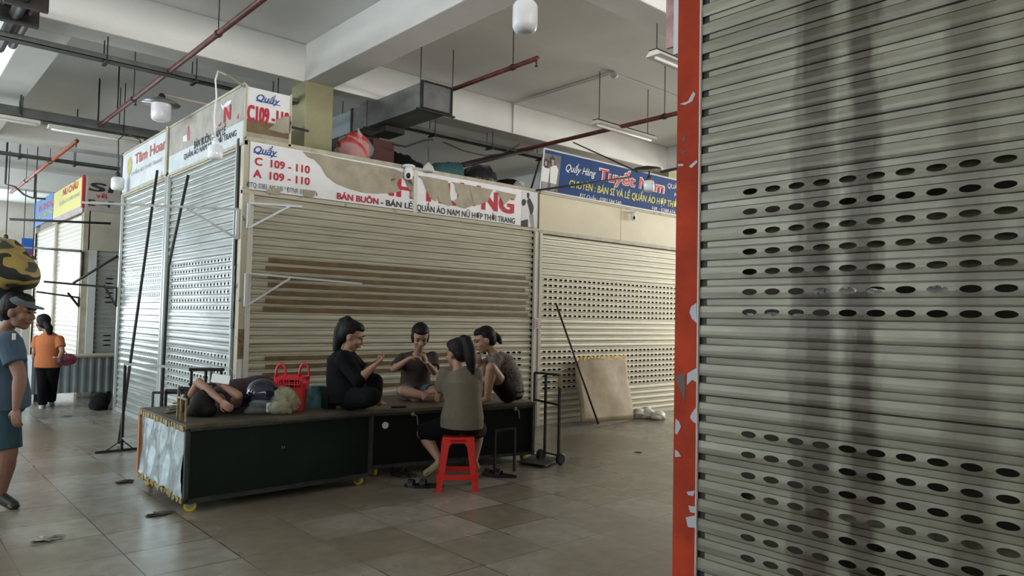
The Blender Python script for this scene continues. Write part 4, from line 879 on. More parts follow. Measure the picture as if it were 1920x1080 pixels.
# ---- red basket bag
def basket_bag():
    c = V((2.80, 6.00, CT)); t = thing('basket_bag', 'red woven plastic basket bag with two loop handles on the near cart', 'bag', c)
    d1, d2 = rt.copy(); 
def basket():
    c = V((2.80, 6.02, CT)); t = thing('basket_bag', 'red woven plastic basket bag with two loop handles on the near cart', 'bag', c)
    dx = V((.746, -.665, 0)).normalized(); dy = V((.665, .746, 0)).normalized()
    H, N = .30, 40
    def ring(z, a, b): return [c+dx*a*math.copysign(abs(math.cos(q))**.6, math.cos(q))+dy*b*math.copysign(abs(math.sin(q))**.6, math.sin(q))+V((0, 0, z)) for q in [2*math.pi*k/N for k in range(N)]]
    def sz(z): f = z/H; return .115+.035*f, .06+.025*f
    bm = NB(); zs = [0, .1, .19]; R = [[bm.verts.new(p) for p in ring(z, *sz(z))] for z in zs]
    for A, B in zip(R, R[1:]):
        for k in range(N): bm.faces.new((A[k], A[(k+1) % N], B[(k+1) % N], B[k]))
    bm.faces.new(R[0][::-1])
    # slotted band: vertical ribs and two horizontal straps
    for k in range(N):
        a = ring(.19, *sz(.19))[k]; b = ring(.275, *sz(.275))[k]; bar(bm, a, b, .0085, .004)
    for z0, z1 in ((.225, .235), (.268, .30)):
        A = [bm.verts.new(p) for p in ring(z0, *sz(z0))]; B = [bm.verts.new(p) for p in ring(z1, *sz(z1))]
        for k in range(N): bm.faces.new((A[k], A[(k+1) % N], B[(k+1) % N], B[k]))
    o = obj('basket', bm, REDBAG, t, fix=False, smooth=False); so = o.modifiers.new('solid', 'SOLIDIFY'); so.thickness = .003
    for off, dyy, tilt in ((-.075, -.075, -.0), (.085, .075, .0)):
        bm = NB(); q = []
        for k in range(17):
            a = math.pi*k/16; q.append(c+dx*(off+.042*math.cos(a))+dy*dyy+V((0, 0, .29+.115*math.sin(a)**.75)))
        tube(bm, q, .011, 8); obj('handle', bm, REDBAG, t, smooth=True)
basket()
# helmet in clear bag, yellow bag, boxes
t = thing('helmet', 'dark navy helmet wrapped in clear plastic on the near cart', 'helmet', (2.50, 6.0, CT))
c = V((2.52, 5.97, CT)); bm = NB(); ball(bm, c+V((0, 0, .155)), (.145, .13, .135), seg=24); 
for v in bm.verts:
    if v.co.z < CT+.05: v.co.z = CT+.05
obj('helmet_shell', bm, mat('navy_gloss', (.008, .012, .035), .12, coat=.6), t, smooth=True)
bm = lumpy('x', c+V((.02, -.04, .07)), (.16, .15, .085), None, seed=41, amp=.2); obj('clear_film', bm, mat('grey_clear_film', (.6, .65, .68), .2, alpha=.2, bump=1, scale=18), t, smooth=True)
bm = NB(); box(bm, c+V((-.02, -.14, .02)), c+V((.09, -.12, .10))); obj('white_lining', bm, WHITEB, t, bevel=.01)
tag(obj('plastic_bag', lumpy('x', (2.66, 5.86, CT+.085), (.125, .11, .13), None, seed=44, amp=.22), YCLEAR, smooth=True), 'yellowish translucent plastic bag between helmet and red basket', 'bag')
tag(obj('storage_box', bx((2.99, 6.03, CT), (3.10, 6.13, CT+.195)), mat('pale_teal_box', (.10, .24, .27), .4, var=.6, scale=9)), 'pale teal box right of the red basket bag', 'box')
tag(obj('storage_box', bx((3.08, 5.90, CT), (3.17, 6.01, CT+.205)), mat('black_box', (.015, .015, .016), .3), bevel=.005), 'black case beside the woman in black', 'box')
# ================================================================== STOOL
def stool():
    c = V((3.945, 5.11, 0)); t = thing('plastic_stool', 'red plastic stool under the woman in the olive shirt', 'stool', c)
    dx = V((.80, -.60, 0)).normalized(); dy = V((.60, .80, 0)).normalized(); H = .455; a, b = .135, .185
    def P(sx, sy, z): q = z/H; w = b+(a-b)*q; return c+dx*sx*w+dy*sy*w+V((0, 0, z))
    bm = NB(); slab(bm, [P(-1, -1, H-.03), P(1, -1, H-.03), P(1, 1, H-.03), P(-1, 1, H-.03)], (0, 0, .03)); obj('seat', bm, REDST, t, bevel=.012)
    bm = NB()
    for s0, s1 in (((-1, -1), (1, -1)), ((1, -1), (1, 1)), ((1, 1), (-1, 1)), ((-1, 1), (-1, -1))):
        p, q = P(*s0, H-.03), P(*s1, H-.03); p2, q2 = P(*s0, H-.085), P(*s1, H-.085)
        n = (q-p).cross(V((0, 0, 1))).normalized()*.004; slab(bm, [p, q, q2.lerp(p2, .0), q2.lerp(p2, .22), q.lerp(p, .30)-V((0, 0, .02)), q.lerp(p, .70)-V((0, 0, .02)), p2.lerp(q2, .22), p2], n)
    obj('seat_skirt', bm, REDST, t)
    for sx in (-1, 1):
        for sy in (-1, 1):
            bm = NB()
            top, bot = P(sx, sy, H-.02), P(sx, sy, 0); wt, wb = .068, .052
            for dd in (dx*-sx, dy*-sy):
                n = (dy*-sy if dd == dx*-sx else dx*-sx)*.006
                slab(bm, [top, top+dd*wt, bot+dd*wb, bot], n)
            obj('leg', bm, REDST, t)
    bm = NB()
    for s0, s1 in (((-1, -1), (1, -1)), ((1, -1), (1, 1)), ((1, 1), (-1, 1)), ((-1, 1), (-1, -1))):
        p, q = P(*s0, .10), P(*s1, .10); bar(bm, p, q, .012, .04) if False else slab(bm, [p, q, q+V((0, 0, .045)), p+V((0, 0, .045))], (p-q).cross(V((0, 0, 1))).normalized()*-.006)
    obj('lower_brace', bm, REDST, t)
stool()
# ================================================================== METAL STANDS, TROLLEY, BOARD
t = thing('hand_trolley', 'dark steel upright hand trolley right of the women', 'trolley', (5.45, 5.5, 0))
P_ = lambda x, y, z=0: onZ(x, y, z)
A = onZ(1020, 868, .03); fl = [V((5.14, 5.42, .02)), V((5.30, 5.22, .02)), V((5.68, 5.36, .02)), V((5.50, 5.58, .02))]
fl = [onZ(970, 867, .02), onZ(1023, 875, .02), onZ(1050, 862, .02), onZ(1003, 853, .02)]
bm = NB(); slab(bm, fl, (0, 0, .012)); obj('foot_plate', bm, DARKM, t)
Lp, Rp = onZ(1021, 857, .04), onZ(1047, 863, .04)
def upto(p, y): a, b = below(960, 540, 5, 540), None; d = p-CAMLOC; 
def vert(p, x, y):   # height where the photo pixel row meets the vertical line over p
    d = ray(x, y); tt = (p.x*d.x+p.y*d.y)/(d.x*d.x+d.y*d.y); return V((p.x, p.y, HC+d.z*tt))
Lt, Rt = vert(Lp, 1023, 701), vert(Rp, 1049, 703)
BL = Lp+(Lp-Rp)*.85; BLt = V((BL.x, BL.y, Lt.z))
bm = NB()
bar(bm, Lp, Lt, .022); bar(bm, Rp, Rt, .022); obj('upright', bm, DARKM, t)
bm = NB(); bar(bm, BLt, Rt, .022); zc = vert(Lp, 1021, 752).z; bar(bm, V((BL.x, BL.y, zc)), V((Rp.x, Rp.y, zc-.02)), .02); bar(bm, V((BL.x, BL.y, zc-.02)), BLt, .02); obj('cross_bar', bm, DARKM, t)
bm = NB(); bar(bm, Lp+V((0, 0, .05)), Rp+V((0, 0, .05)), .015); obj('axle', bm, DARKM, t)
for p in (Lp+(Lp-Rp)*.25, Rp+(Rp-Lp)*.15): bm = NB(); lathe(bm, p+V((0, 0, .02))-(Rp-Lp).normalized()*.02, [(.05, 0), (.06, .006), (.06, .034), (.05, .04)], 18, (Rp-Lp)); obj('wheel', bm, RUBBER, t)
bm = NB(); tube(bm, [BLt+V((.0, .0, -.1)), onY(1062, 690, 7.0)-V((0, 0, 0))], .012, 8); tag(obj('metal_rod', bm, DARKM), 'dark rod slanting from the trolley top towards the mattress board', 'rod')
bm = NB(); bar(bm, Rt-V((0, 0, .01)), Rt-V((0, 0, .13)), .028); obj('rust_wrap', bm, mat('rust_wrap', (.30, .19, .08), .6), t)
# inverted U stand
t = thing('metal_stand', 'low dark inverted-U metal stand right of the red stool', 'stand', (4.6, 5.3, 0))
a, b = onZ(927, 888, .0), onZ(964, 884, .0); at, bt = vert(a, 927, 808), vert(b, 964, 803)
bm = NB(); bar(bm, a, at, .02); obj('leg', bm, DARKM, t); bm = NB(); bar(bm, b, bt, .02); obj('leg', bm, DARKM, t); bm = NB(); bar(bm, at-V((.01, 0, 0)), bt+V((.01, 0, 0)), .022); obj('top_bar', bm, DARKM, t)
# mattress board
t = None
p = [V((7.58, 6.98, .0)), V((8.72, 6.98, 0.0)), V((8.62, 7.25, .93)), V((7.60, 7.25, .91))]
pB = [onY(1090, 792, 6.98), onY(1186, 786, 6.98), onY(1173, 668, 7.24), onY(1079, 672, 7.24)]
pB[0].z = max(pB[0].z, .012); pB[1].z = .012
bm = NB(); K = 16; J = 14; G = []
for i in range(K+1):
    row = []
    for j in range(J+1):
        u_, v_ = i/K, j/J; q = pB[0].lerp(pB[1], u_).lerp(pB[3].lerp(pB[2], u_), v_)
        q = q+V((0, -.05*math.sin(math.pi*u_)*.6-.006*math.sin(9*u_+5*v_), 0))
        if j == J: q.z += .008*math.sin(u_*25)
        q.x += (.018*math.sin(v_*7)) * (1 if i in (0, K) else 0)
        row.append(bm.verts.new(q))
    G.append(row)
for i in range(K):
    for j in range(J): bm.faces.new((G[i][j], G[i+1][j], G[i+1][j+1], G[i][j+1]))
def so(o): m_ = o.modifiers.new('solid', 'SOLIDIFY'); m_.thickness = .035; m_.offset = 0
mb = obj('mattress_sheet', bm, mat('beige_board', (.42, .33, .20), .5, var=.35, scale=3, bump=.2), None, smooth=True, mods=so)
tag(mb, 'beige curved mattress board leaning against the right shutter', 'board')
bm = NB()
for i in range(K):
    a = pB[3].lerp(pB[2], i/K); b = pB[3].lerp(pB[2], (i+1)/K); o_ = -.05*math.sin(math.pi*(i+.5)/K)*.6
    slab(bm, [a+V((0, o_-.024, .02)), b+V((0, o_-.024, .02)), b+V((0, o_-.024, -.02-.03*random.random())), a+V((0, o_-.024, -.02-.03*random.random()))], (0, .004, 0))
fo = obj('foil_edge', bm, BRASS, mb)
pole('thin dark stick leaning on the right shutter across the mattress board', [onZ(1122, 798, 0)+V((0, 0, .02)), onY(1043, 571, YF-.03)], .014, DARKM, 'leaning_stick', 'stick')
for k, (px, py, rr) in enumerate(((1199, 776, (.13, .10, .085)), (1213, 776, (.12, .1, .08)), (1230, 778, (.13, .09, .07)), (1206, 769, (.1, .08, .06)))):
    q = onZ(px, py+8, 0); 
    bm = lumpy('x', (q.x, q.y-.02*k, rr[2]*.62+(0.035 if k == 3 else 0)), rr, None, seed=60+k, amp=.22)
    tag(obj('plastic_bundle', bm, mat('white_film', (.68, .66, .58), .25, bump=.8, scale=14), smooth=True),
        ('crumpled white plastic bundle closest to the mattress board', 'middle crumpled white plastic bundle on the floor', 'rightmost crumpled white plastic bundle on the floor', 'white plastic bundle on top of the small pile')[k], 'bundle')
# litter
def litter(label, px, py, s, m, seed, name='litter', cat='litter'):
    q = onZ(px, py, 0); bm = lumpy('x', (q.x, q.y, s*.10), (s, s*.6, s*.17), None, seed=seed, amp=.4, seg=14)
    tag(obj(name, bm, m, smooth=False), label, cat)
litter('crumpled shiny brass-coloured wrapper on the right floor', 1197, 848, .045, BRASS, 70, 'wrapper', 'wrapper')
litter('crumpled paper wrapper on the floor at lower left', 88, 1012, .075, mat('wrapper_white', (.45, .42, .42), .4, var=.7, scale=30), 71, 'wrapper', 'wrapper')
litter('small brown lump on the floor behind the walking woman', 124, 781, .06, mat('brown_lump', (.16, .12, .08), .6), 72)
litter('dark debris on the floor beside the cart tin end', 232, 905, .07, mat('debris_dark', (.06, .05, .04), .6), 73)
litter('flat dark debris under the near left cart corner', 300, 965, .08, MATS['debris_dark'], 74)
q = onZ(203, 770, 0); tag(obj('cloth_bundle', lumpy('x', (2.66, 12.25, .09), (.13, .18, .15), None, seed=75), BLACK, smooth=True), 'black bundle on the floor at the far end of the stall side', 'bundle')
# sandals and shoes
def sandal(label, px, py, ang, m=RUBBER, L=.25, name='sandal', z=0):
    c = onZ(px, py, z); c.z = z; d = V((math.cos(ang), math.sin(ang), 0)); s_ = V((-d.y, d.x, 0)); t = thing(name, label, 'sandal', c)
    bm = NB(); pts = []
    for k in range(20):
        q = 2*math.pi*k/20; w_ = .045*(1+.18*math.cos(q)); pts.append(c+d*L/2*math.cos(q)+s_*w_*math.sin(q)+V((0, 0, .002)))
    slab(bm, pts, (0, 0, .022)); obj('sole', bm, m, t)
    bm = NB(); q = [c+d*.035+s_*(.045*math.cos(a))+V((0, 0, .018+.045*math.sin(a))) for a in [math.pi*k/8 for k in range(9)]]
    for a, b in zip(q, q[1:]): slab(bm, [a, b, b+d*.05, a+d*.05], (0, 0, .006))
    obj('strap', bm, m, t); return t
sandal('black sandal with shiny buckle under the stool front, left one', 783, 914, 2.2, BLKPL)
sandal('black sandal under the stool front, right one', 806, 913, 2.3, BLKPL)
sandal('black sandal right of the stool, closer to the metal stand', 925, 893, 1.9, RUBBER)
sandal('black sandal right of the stool, farther right', 946, 894, 2.0, BLKPL)
sandal('black sandal in the shade under the brown-topped cart', 748, 893, 1.6, RUBBER)
sandal('second black sandal in the shade under the brown-topped cart', 764, 892, 1.7, RUBBER)
# ---- leaning poles, racks and stands beside the near cart
pole('long black pole leaning on the side shutter, left one', [onX(295, 320, XS-.06), V((2.14, 8.9, .02))], .017, ROD, 'leaning_pole')
pole('long black pole leaning on the side shutter, right one', [onX(353, 328, XS-.06), onX(316, 500, XS-.12), V((2.45, 8.5, .2))], .017, ROD, 'leaning_pole')
t = thing('garment_rack', 'black steel garment rack base standing left of the near cart', 'rack', (2.1, 8.6, 0))
a = onZ(178, 849, .01); b = onZ(262, 841, .01); pm = onZ(228, 843, .02)
bm = NB(); bar(bm, a, b, .03); obj('base_bar', bm, ROD, t)
top = vert(pm, 236, 683); bm = NB(); bar(bm, pm, top, .026); obj('upright', bm, DARKM, t)
bm = NB(); bar(bm, a.lerp(pm, .35), vert(pm, 228, 825), .012); bar(bm, b.lerp(pm, .35), vert(pm, 228, 825), .012); obj('brace', bm, DARKM, t)
r2_ = onZ(296, 880, .02)
e2 = V((top.x+.55, top.y-1.0, top.z)); bm = NB(); bar(bm, top, e2, .026); bar(bm, e2, V((e2.x, e2.y, .03)), .026); bar(bm, pm+V((0, 0, .12)), V((e2.x, e2.y, .14)), .02); obj('rack_frame', bm, mat('frame_grey_steel', (.22, .23, .22), .4, metal=.5), t)
for k in range(4):
    o_ = V((2.22+.09*k, 8.0-.12*k, 0)); hgt = .66+.03*k; dxx = V((.42, -.35, 0)) 
    t = thing('steel_rack', ('outermost', 'second', 'third', 'innermost')[k]+' dark steel frame of the stack standing behind the near cart', 'frame', o_)
    bm = NB(); bar(bm, o_, o_+V((0, 0, hgt)), .024); bar(bm, o_+dxx, o_+dxx+V((0, 0, hgt)), .024); obj('upright', bm, DARKM if k % 2 else MATS['frame_grey_steel'], t)
    bm = NB(); bar(bm, o_+V((0, 0, hgt)), o_+dxx+V((0, 0, hgt)), .024); bar(bm, o_+V((0, 0, .1)), o_+dxx+V((0, 0, .1)), .02); obj('cross_bar', bm, DARKM, t)
t = thing('steel_rack', 'dark ladder-like steel frame against the side shutter behind the lying person', 'frame', (2.5, 7.3, 0))
bm = NB()
for px in (318, 331, 345): 
    q = V((2.35+(px-318)*.009, 7.25-(px-318)*.004, 0)); bar(bm, q, q+V((0, 0, .95)), .022)
obj('upright', bm, DARKM, t)
bm = NB(); bar(bm, (2.33, 7.26, .94), (2.62, 7.13, .94), .03); bar(bm, (2.33, 7.26, .80), (2.62, 7.13, .80), .02); obj('cross_bar', bm, DARKM, t)
# ================================================================== PEOPLE
def loft(bm, pts, ws, ds, side, n=20):
    R = []; pts = [V(p) for p in pts]
    for i, p in enumerate(pts):
        d = (pts[min(i+1, len(pts)-1)]-pts[max(i-1, 0)]).normalized(); s_ = (V(side)-d*d.dot(V(side))).normalized(); f_ = d.cross(s_)
        R.append([bm.verts.new(p+s_*math.cos(6.28318*k/n)*ws[i]+f_*math.sin(6.28318*k/n)*ds[i]) for k in range(n)])
    for A, B in zip(R, R[1:]):
        for k in range(n): bm.faces.new((A[k], A[(k+1) % n], B[(k+1) % n], B[k]))
    bm.faces.new(R[0][::-1]); bm.faces.new(R[-1])
def basis(f, u):
    f = V(f).normalized(); u = V(u); u = (u-f*u.dot(f)).normalized(); s_ = f.cross(u); return s_, f, u, Matrix((s_, f, u)).transposed()
def hand(bm, w_, dr, pn, curl=.6, S=1.0, thumb=1):
    """palm, five separate fingers, the thumb leaving the side near the wrist; fingers bend towards pn"""
    w_ = V(w_); dr = V(dr).normalized(); pn = V(pn); pn = (pn-dr*pn.dot(dr)).normalized(); ac = dr.cross(pn)*thumb
    ball(bm, w_+dr*.045*S, (.037*S, .050*S, .015*S), Matrix((ac, dr, pn)).transposed(), 12)
    for o_, L in ((-.029, .052), (-.010, .066), (.010, .070), (.029, .060)):
        L *= S; a = w_+dr*.080*S+ac*o_*S; b = a+(dr*math.cos(curl*.6)+pn*math.sin(curl*.6))*L*.42
        c = b+(dr*math.cos(curl*1.5)+pn*math.sin(curl*1.5))*L*.34; d = c+(dr*math.cos(curl*2.2)+pn*math.sin(curl*2.2))*L*.28
        a0 = a-dr*.025*S; tube(bm, [a0, a, b, c, d], [.0095*S, .0092*S, .0086*S, .0080*S, .0068*S], 8); ball(bm, d, .0068*S, seg=8)
    a = w_+dr*.022*S+ac*.030*S; b = a+(dr*.6+ac*.7+pn*.25).normalized()*.034*S; c = b+(dr*.85+ac*.1+pn*.5).normalized()*.030*S
    tube(bm, [a-ac*.015*S, a, b, c], [.013*S, .012*S, .010*S, .008*S], 8); ball(bm, c, .008*S, seg=8)
def figure(name, label, base, J, face, hup, top, bottom, skin=SKIN, hair=None, S=1.0, build=1.0, sleeve=.55, legs=.5, curl=(.6, .6), palm=((0, 0, 1), (0, 0, 1)), topm=None, botm=None,
           feet=True, faceparts=True, hem=-.05, shirt_in=0, shoe=None, vox=.007, loose=.020, thumb=(1, -1), collar=None):
    t = thing(name, label, 'person', base)
    side = (J['Ls']-J['Rs']).normalized(); pel, ch, nk, hd = J['pel'], J['ch'], J['nk'], J['hd']
    mid = (J['Ls']+J['Rs'])/2; wa = pel.lerp(ch, .48)
    if 'wa' in J: wa = J['wa']
    hw_ = (J['Ls']-J['Rs']).length/2; B = build*S
    spine = [pel-(wa-pel).normalized()*.06*S, pel, wa, ch, mid+(nk-mid)*.35, nk]; 
    hipv = (J['Lh']-J['Rh']).normalized()
    ws = [.13*B, .160*B, .125*B, .142*B, min(.13*B, hw_), .05*S]; ds = [.10*B, .118*B, .095*B, .105*B, .07*B, .048*S]
    bm = NB(); loft(bm, spine, ws, ds, side)
    cap(bm, nk-(hd-nk).normalized()*.03, nk.lerp(hd, .62), .050*S, .046*S)
    for L in 'LR':
        s_, e_, w_ = J[L+'s'], J[L+'e'], J[L+'w']
        cap(bm, ch.lerp(s_, .6), s_, .06*B, .052*B); cap(bm, s_, e_, .046*B, .036*B); cap(bm, e_, e_.lerp(w_, .3), .036*B, .036*B); cap(bm, e_.lerp(w_, .3), w_, .036*B, .023*S)
        i = 0 if L == 'L' else 1
        if curl[i] is not None: hand(bm, w_, J.get(L+'f', w_+(w_-e_))-w_, palm[i], curl[i], S*.95, thumb[i])
        h_, k_, a_ = J[L+'h'], J[L+'k'], J[L+'a']
        cap(bm, h_, k_, .082*B, .056*B); cap(bm, k_, k_.lerp(a_, .35), .052*B, .054*B); cap(bm, k_.lerp(a_, .35), a_, .053*B, .033*S)
        if feet:
            td = (J[L+'t']-a_); n_ = td.normalized(); cap(bm, a_+V((0, 0, -.02))-n_*.02, a_+n_*.03+V((0, 0, -.02)), .030*S, .032*S); cap(bm, a_+n_*.05+V((0, 0, -.02)), J[L+'t'], .032*S, .022*S)
            sd = n_.cross(V((0, 0, 1))).normalized()
            for q in range(5): p = J[L+'t']+sd*(q-2)*.017*S; cap(bm, p, p+n_*(.03-.003*abs(q-1))*S, .011*S, .009*S, 8)
    s_, f_, u_, M = basis(face, hup)
    S = S*1.13
    def H(a, b, c): return hd+(s_*a+f_*b+u_*c)*S
    def hb(a, b, c, r): ball(bm, H(a, b, c), [x*S for x in r], M, 18)
    hb(0, -.012, .025, (.074, .092, .088)); hb(0, .022, -.030, (.058, .064, .072)); hb(0, .048, -.085, (.030, .028, .024)); hb(0, .02, -.07, (.048, .045, .035))
    for q in (-1, 1): hb(q*.034, .052, -.028, (.026, .026, .026)); hb(q*.074, -.005, -.012, (.010, .020, .030)); hb(q*.030, .066, .022, (.024, .018, .010))
    cap(bm, H(0, .080, .006), H(0, .098, -.026), .007*S, .0115*S, 10); hb(0, .086, -.032, (.018, .012, .009)); hb(0, .078, -.058, (.023, .013, .012))
    body = fused('body', bm, skin, t, vox, 3, .45)
    if faceparts:
        for q in (-1, 1):
            b2 = NB(); ball(b2, H(q*.030, .0815, .006), (.0135*S, .007*S, .0055*S), M, 10); obj('eye', b2, HAIR, body, smooth=True)
            b2 = NB(); tube(b2, [H(q*.014, .088, .026), H(q*.030, .087, .031), H(q*.046, .074, .026)], [.003*S, .0035*S, .002*S], 6); obj('eyebrow', b2, HAIR, body)
        b2 = NB(); ball(b2, H(0, .089, -.058), (.021*S, .008*S, .008*S), M, 12); obj('mouth', b2, mat('lips', (.28, .07, .06), .4), body, smooth=True)
    if hair: 
        b2 = NB(); ball(b2, H(0, -.030, .040), [x*S for x in (.083, .090, .088)], M, 20); ball(b2, H(0, -.055, -.005), [x*S for x in (.074, .06, .07)], M, 16); ball(b2, H(0, .012, .078), [x*S for x in (.066, .066, .044)], M, 16)
        hair(b2, H, M); fused('hair', b2, HAIR, t, .008, 3)
    S = S/1.13
    if topm:
        b2 = NB(); lo_ = loose*S; p0 = pel+(wa-pel).normalized()*(hem*S)
        loft(b2, [p0, pel+(wa-pel)*.25, wa, ch, mid+(nk-mid)*.35, mid.lerp(nk, .9)], [(.160+loose)*B, (.162+loose)*B, .130*B+lo_*1.25, .145*B+lo_, min(.135*B, hw_)+lo_, .062*S+lo_*.4], [(.118+loose)*B, (.122+loose)*B, .100*B+lo_*1.4, .108*B+lo_, .075*B+lo_, .06*S+lo_*.2], side)
        for L in 'LR':
            s1, e1, w1 = J[L+'s'], J[L+'e'], J[L+'w']; ball(b2, s1, .055*B+lo_*.5)
            if sleeve <= 1: tube(b2, [s1, s1.lerp(e1, sleeve)], [.056*B+lo_*.4, .050*B+lo_*.55], 14)
            else: cap(b2, s1, e1, .055*B+lo_*.5, .046*B+lo_*.4); tube(b2, [e1, e1.lerp(w1, sleeve-1)], [.046*B+lo_*.4, .042*B+lo_*.5], 14)
            cap(b2, ch.lerp(s1, .5), s1, .07*B+lo_*.3, .052*B+lo_*.5)
        fused(top, b2, topm, t, .008, 3)
    if botm:
        b2 = NB(); lo_ = .012*S
        loft(b2, [pel-(wa-pel).normalized()*.085*S, pel-(wa-pel).normalized()*.04*S, pel, pel.lerp(wa, .45)], [.13*B+lo_, .155*B+lo_, .166*B+lo_, .145*B+lo_], [.10*B+lo_, .12*B+lo_, .128*B+lo_, .105*B+lo_], side)
        for L in 'LR':
            h_, k_, a_ = J[L+'h'], J[L+'k'], J[L+'a']
            if legs <= 1: ball(b2, h_, .086*B+lo_); tube(b2, [h_, h_.lerp(k_, legs)], [.086*B+lo_, (.086-.024*legs)*B+lo_*1.6], 16)
            else: cap(b2, h_, k_, .086*B+lo_, .06*B+lo_); tube(b2, [k_, k_.lerp(a_, legs-1)], [.06*B+lo_, (.058-.012*(legs-1))*B+lo_*1.5], 16)
        fused(bottom, b2, botm, t, .008, 3)
    if shoe:
        for L in 'LR':
            a_ = J[L+'a']; tt_ = J[L+'t']; n_ = (tt_-a_).normalized(); b2 = NB()
            cap(b2, a_+V((0, 0, -.035))-n_*.02, tt_+V((0, 0, -.0))+n_*.01, .045*S, .038*S); fused('shoe', b2, shoe, t, .01, 3)
    return t, H, body
def J_(**k): return {a: V(b) for a, b in k.items()}
R3, F3, U3 = V((rt.x, rt.y, 0)).normalized(), V((fw.x, fw.y, 0)).normalized(), V((0, 0, 1))     # image right, away from the viewer, up
TEEB = mat('dark_brown_tee', (.040, .028, .025), .85, bump=.5, scale=14)
OLIVE = mat('olive_grey_tee', (.150, .128, .092), .9, bump=.5, scale=12, var=.12)
PATT = mat('patterned_blouse', (.20, .17, .15), .8, scale=75, col2=(.022, .018, .018))
DENIM = mat('denim', (.075, .095, .115), .9, var=.3, scale=30)
BLKTR = mat('black_shorts', (.005, .005, .006), .9, spec=.15, bump=.6, scale=18)
# --- A: woman in black on the left
d0 = 6.45
J = J_(pel=dp(652, 737, d0), wa=dp(645, 705, d0), ch=dp(646, 676, d0), nk=dp(652, 655, d0), hd=dp(660, 630, d0),
       Rs=dp(645, 674, 6.28), Ls=dp(652, 670, 6.62), Re=dp(672, 712, 6.2), Rw=dp(704, 684, 6.22), Le=dp(684, 698, 6.75), Lw=dp(706, 679, 6.48),
       Rf=dp(722, 669, 6.24), Lf=dp(722, 670, 6.38), Rh=dp(655, 745, 6.36), Lh=dp(655, 744, 6.56), Rk=dp(697, 744, 6.12), Ra=dp(676, 753, 6.42), Rt=dp(690, 756, 6.50), Lk=dp(702, 716, 6.72), La=dp(702, 748, 6.78), Lt=dp(716, 755, 6.75))
def hairA(b, H, M): ball(b, H(0, -.075, .105), (.05, .045, .04), M, 14); tube(b, [H(0, -.07, .12), H(0, -.10, .08), H(0, -.105, .0), H(0, -.085, -.08), H(.0, -.075, -.16)], [.035, .05, .05, .048, .03], 12)
tA, HA, _ = figure('person', 'woman in black clothes with a ponytail sitting sideways at the left, looking at her hand', (J['pel'].x, J['pel'].y, CT), J, R3*.93-U3*.33+F3*.05, U3*.95+R3*.30, 'black_top', 'black_trousers',
       hair=hairA, topm=BLACK, botm=BLKTR, sleeve=1.25, legs=1.85, curl=(.9, .7), palm=(tuple(-R3), tuple(U3-R3*.3)), loose=.03, build=1.15, thumb=(1, -1))
# --- B: woman facing the camera, cross-legged
J = J_(pel=dp(780, 733, 7.75), wa=dp(779, 708, 7.74), ch=dp(781, 684, 7.68), nk=dp(784, 663, 7.62), hd=dp(788, 632, 7.52),
       Rs=dp(755, 673, 7.66), Ls=dp(811, 670, 7.66), Re=dp(738, 692, 7.48), Rw=dp(770, 671, 7.36), Le=dp(814, 698, 7.50), Lw=dp(801, 681, 7.34), Rf=dp(790, 668, 7.34), Lf=dp(797, 668, 7.30),
       Rh=dp(766, 738, 7.70), Lh=dp(795, 738, 7.70), Rk=dp(755, 733, 7.36), Ra=dp(800, 743, 7.28), Rt=dp(815, 744, 7.32), Lk=dp(822, 733, 7.40), La=dp(785, 744, 7.42), Lt=dp(768, 745, 7.45))
def hairB(b, H, M): ball(b, H(-.062, -.01, .0), (.026, .05, .075), M, 14); ball(b, H(.062, -.01, .0), (.026, .05, .075), M, 14); ball(b, H(0, -.085, -.05), (.06, .05, .07), M, 14); ball(b, H(0, -.04, .075), (.07, .07, .06), M, 14)
tB_, HB, _ = figure('person', 'woman in a dark brown tee facing the viewer, sitting cross-legged and counting on her fingers', (J['pel'].x, J['pel'].y, T2), J, -F3*.93-U3*.50+R3*.22, U3-F3*.3+R3*.1, 'brown_tee', 'denim_shorts',
       hair=hairB, topm=TEEB, botm=DENIM, sleeve=.72, legs=.62, curl=(.5, .7), palm=(tuple(-R3), tuple(-U3)), loose=.022, build=1.0)
b2 = NB(); p = HB(.045, .12, -.2); 
q = dp(800, 681, 7.33); b2 = NB(); tube(b2, [q+V((0, 0, 0))+(R3*math.cos(a)*.032+F3*math.sin(a)*.032) for a in [6.2832*k/14 for k in range(15)]], .004, 6); obj('bracelet', b2, BRASS, tB_)
# --- C: woman seen from behind on the red stool
J = J_(pel=dp(866, 791, 6.40), wa=dp(868, 752, 6.40), ch=dp(864, 716, 6.42), nk=dp(859, 690, 6.42), hd=dp(856, 663, 6.47),
       Ls=dp(834, 703, 6.42), Rs=dp(891, 703, 6.42), Le=dp(822, 747, 6.50), Lw=dp(845, 742, 6.72), Re=dp(893, 748, 6.58), Rw=dp(868, 738, 6.75), Lf=dp(858, 735, 6.8), Rf=dp(860, 733, 6.85),
       Lh=dp(848, 797, 6.42), Rh=dp(884, 797, 6.42), Lk=dp(793, 812, 6.62), La=dp(824, 862, 6.46), Lt=dp(803, 882, 6.44), Rk=dp(897, 806, 6.82), Ra=dp(890, 862, 6.74), Rt=dp(893, 874, 6.86))
def hairC(b, H, M): ball(b, H(0, -.09, .10), (.045, .05, .045), M, 14); tube(b, [H(0, -.075, .11), H(0, -.12, .10), H(0.01, -.135, .02), H(.01, -.135, -.08), H(.015, -.13, -.21)], [.03, .045, .055, .052, .015], 12)
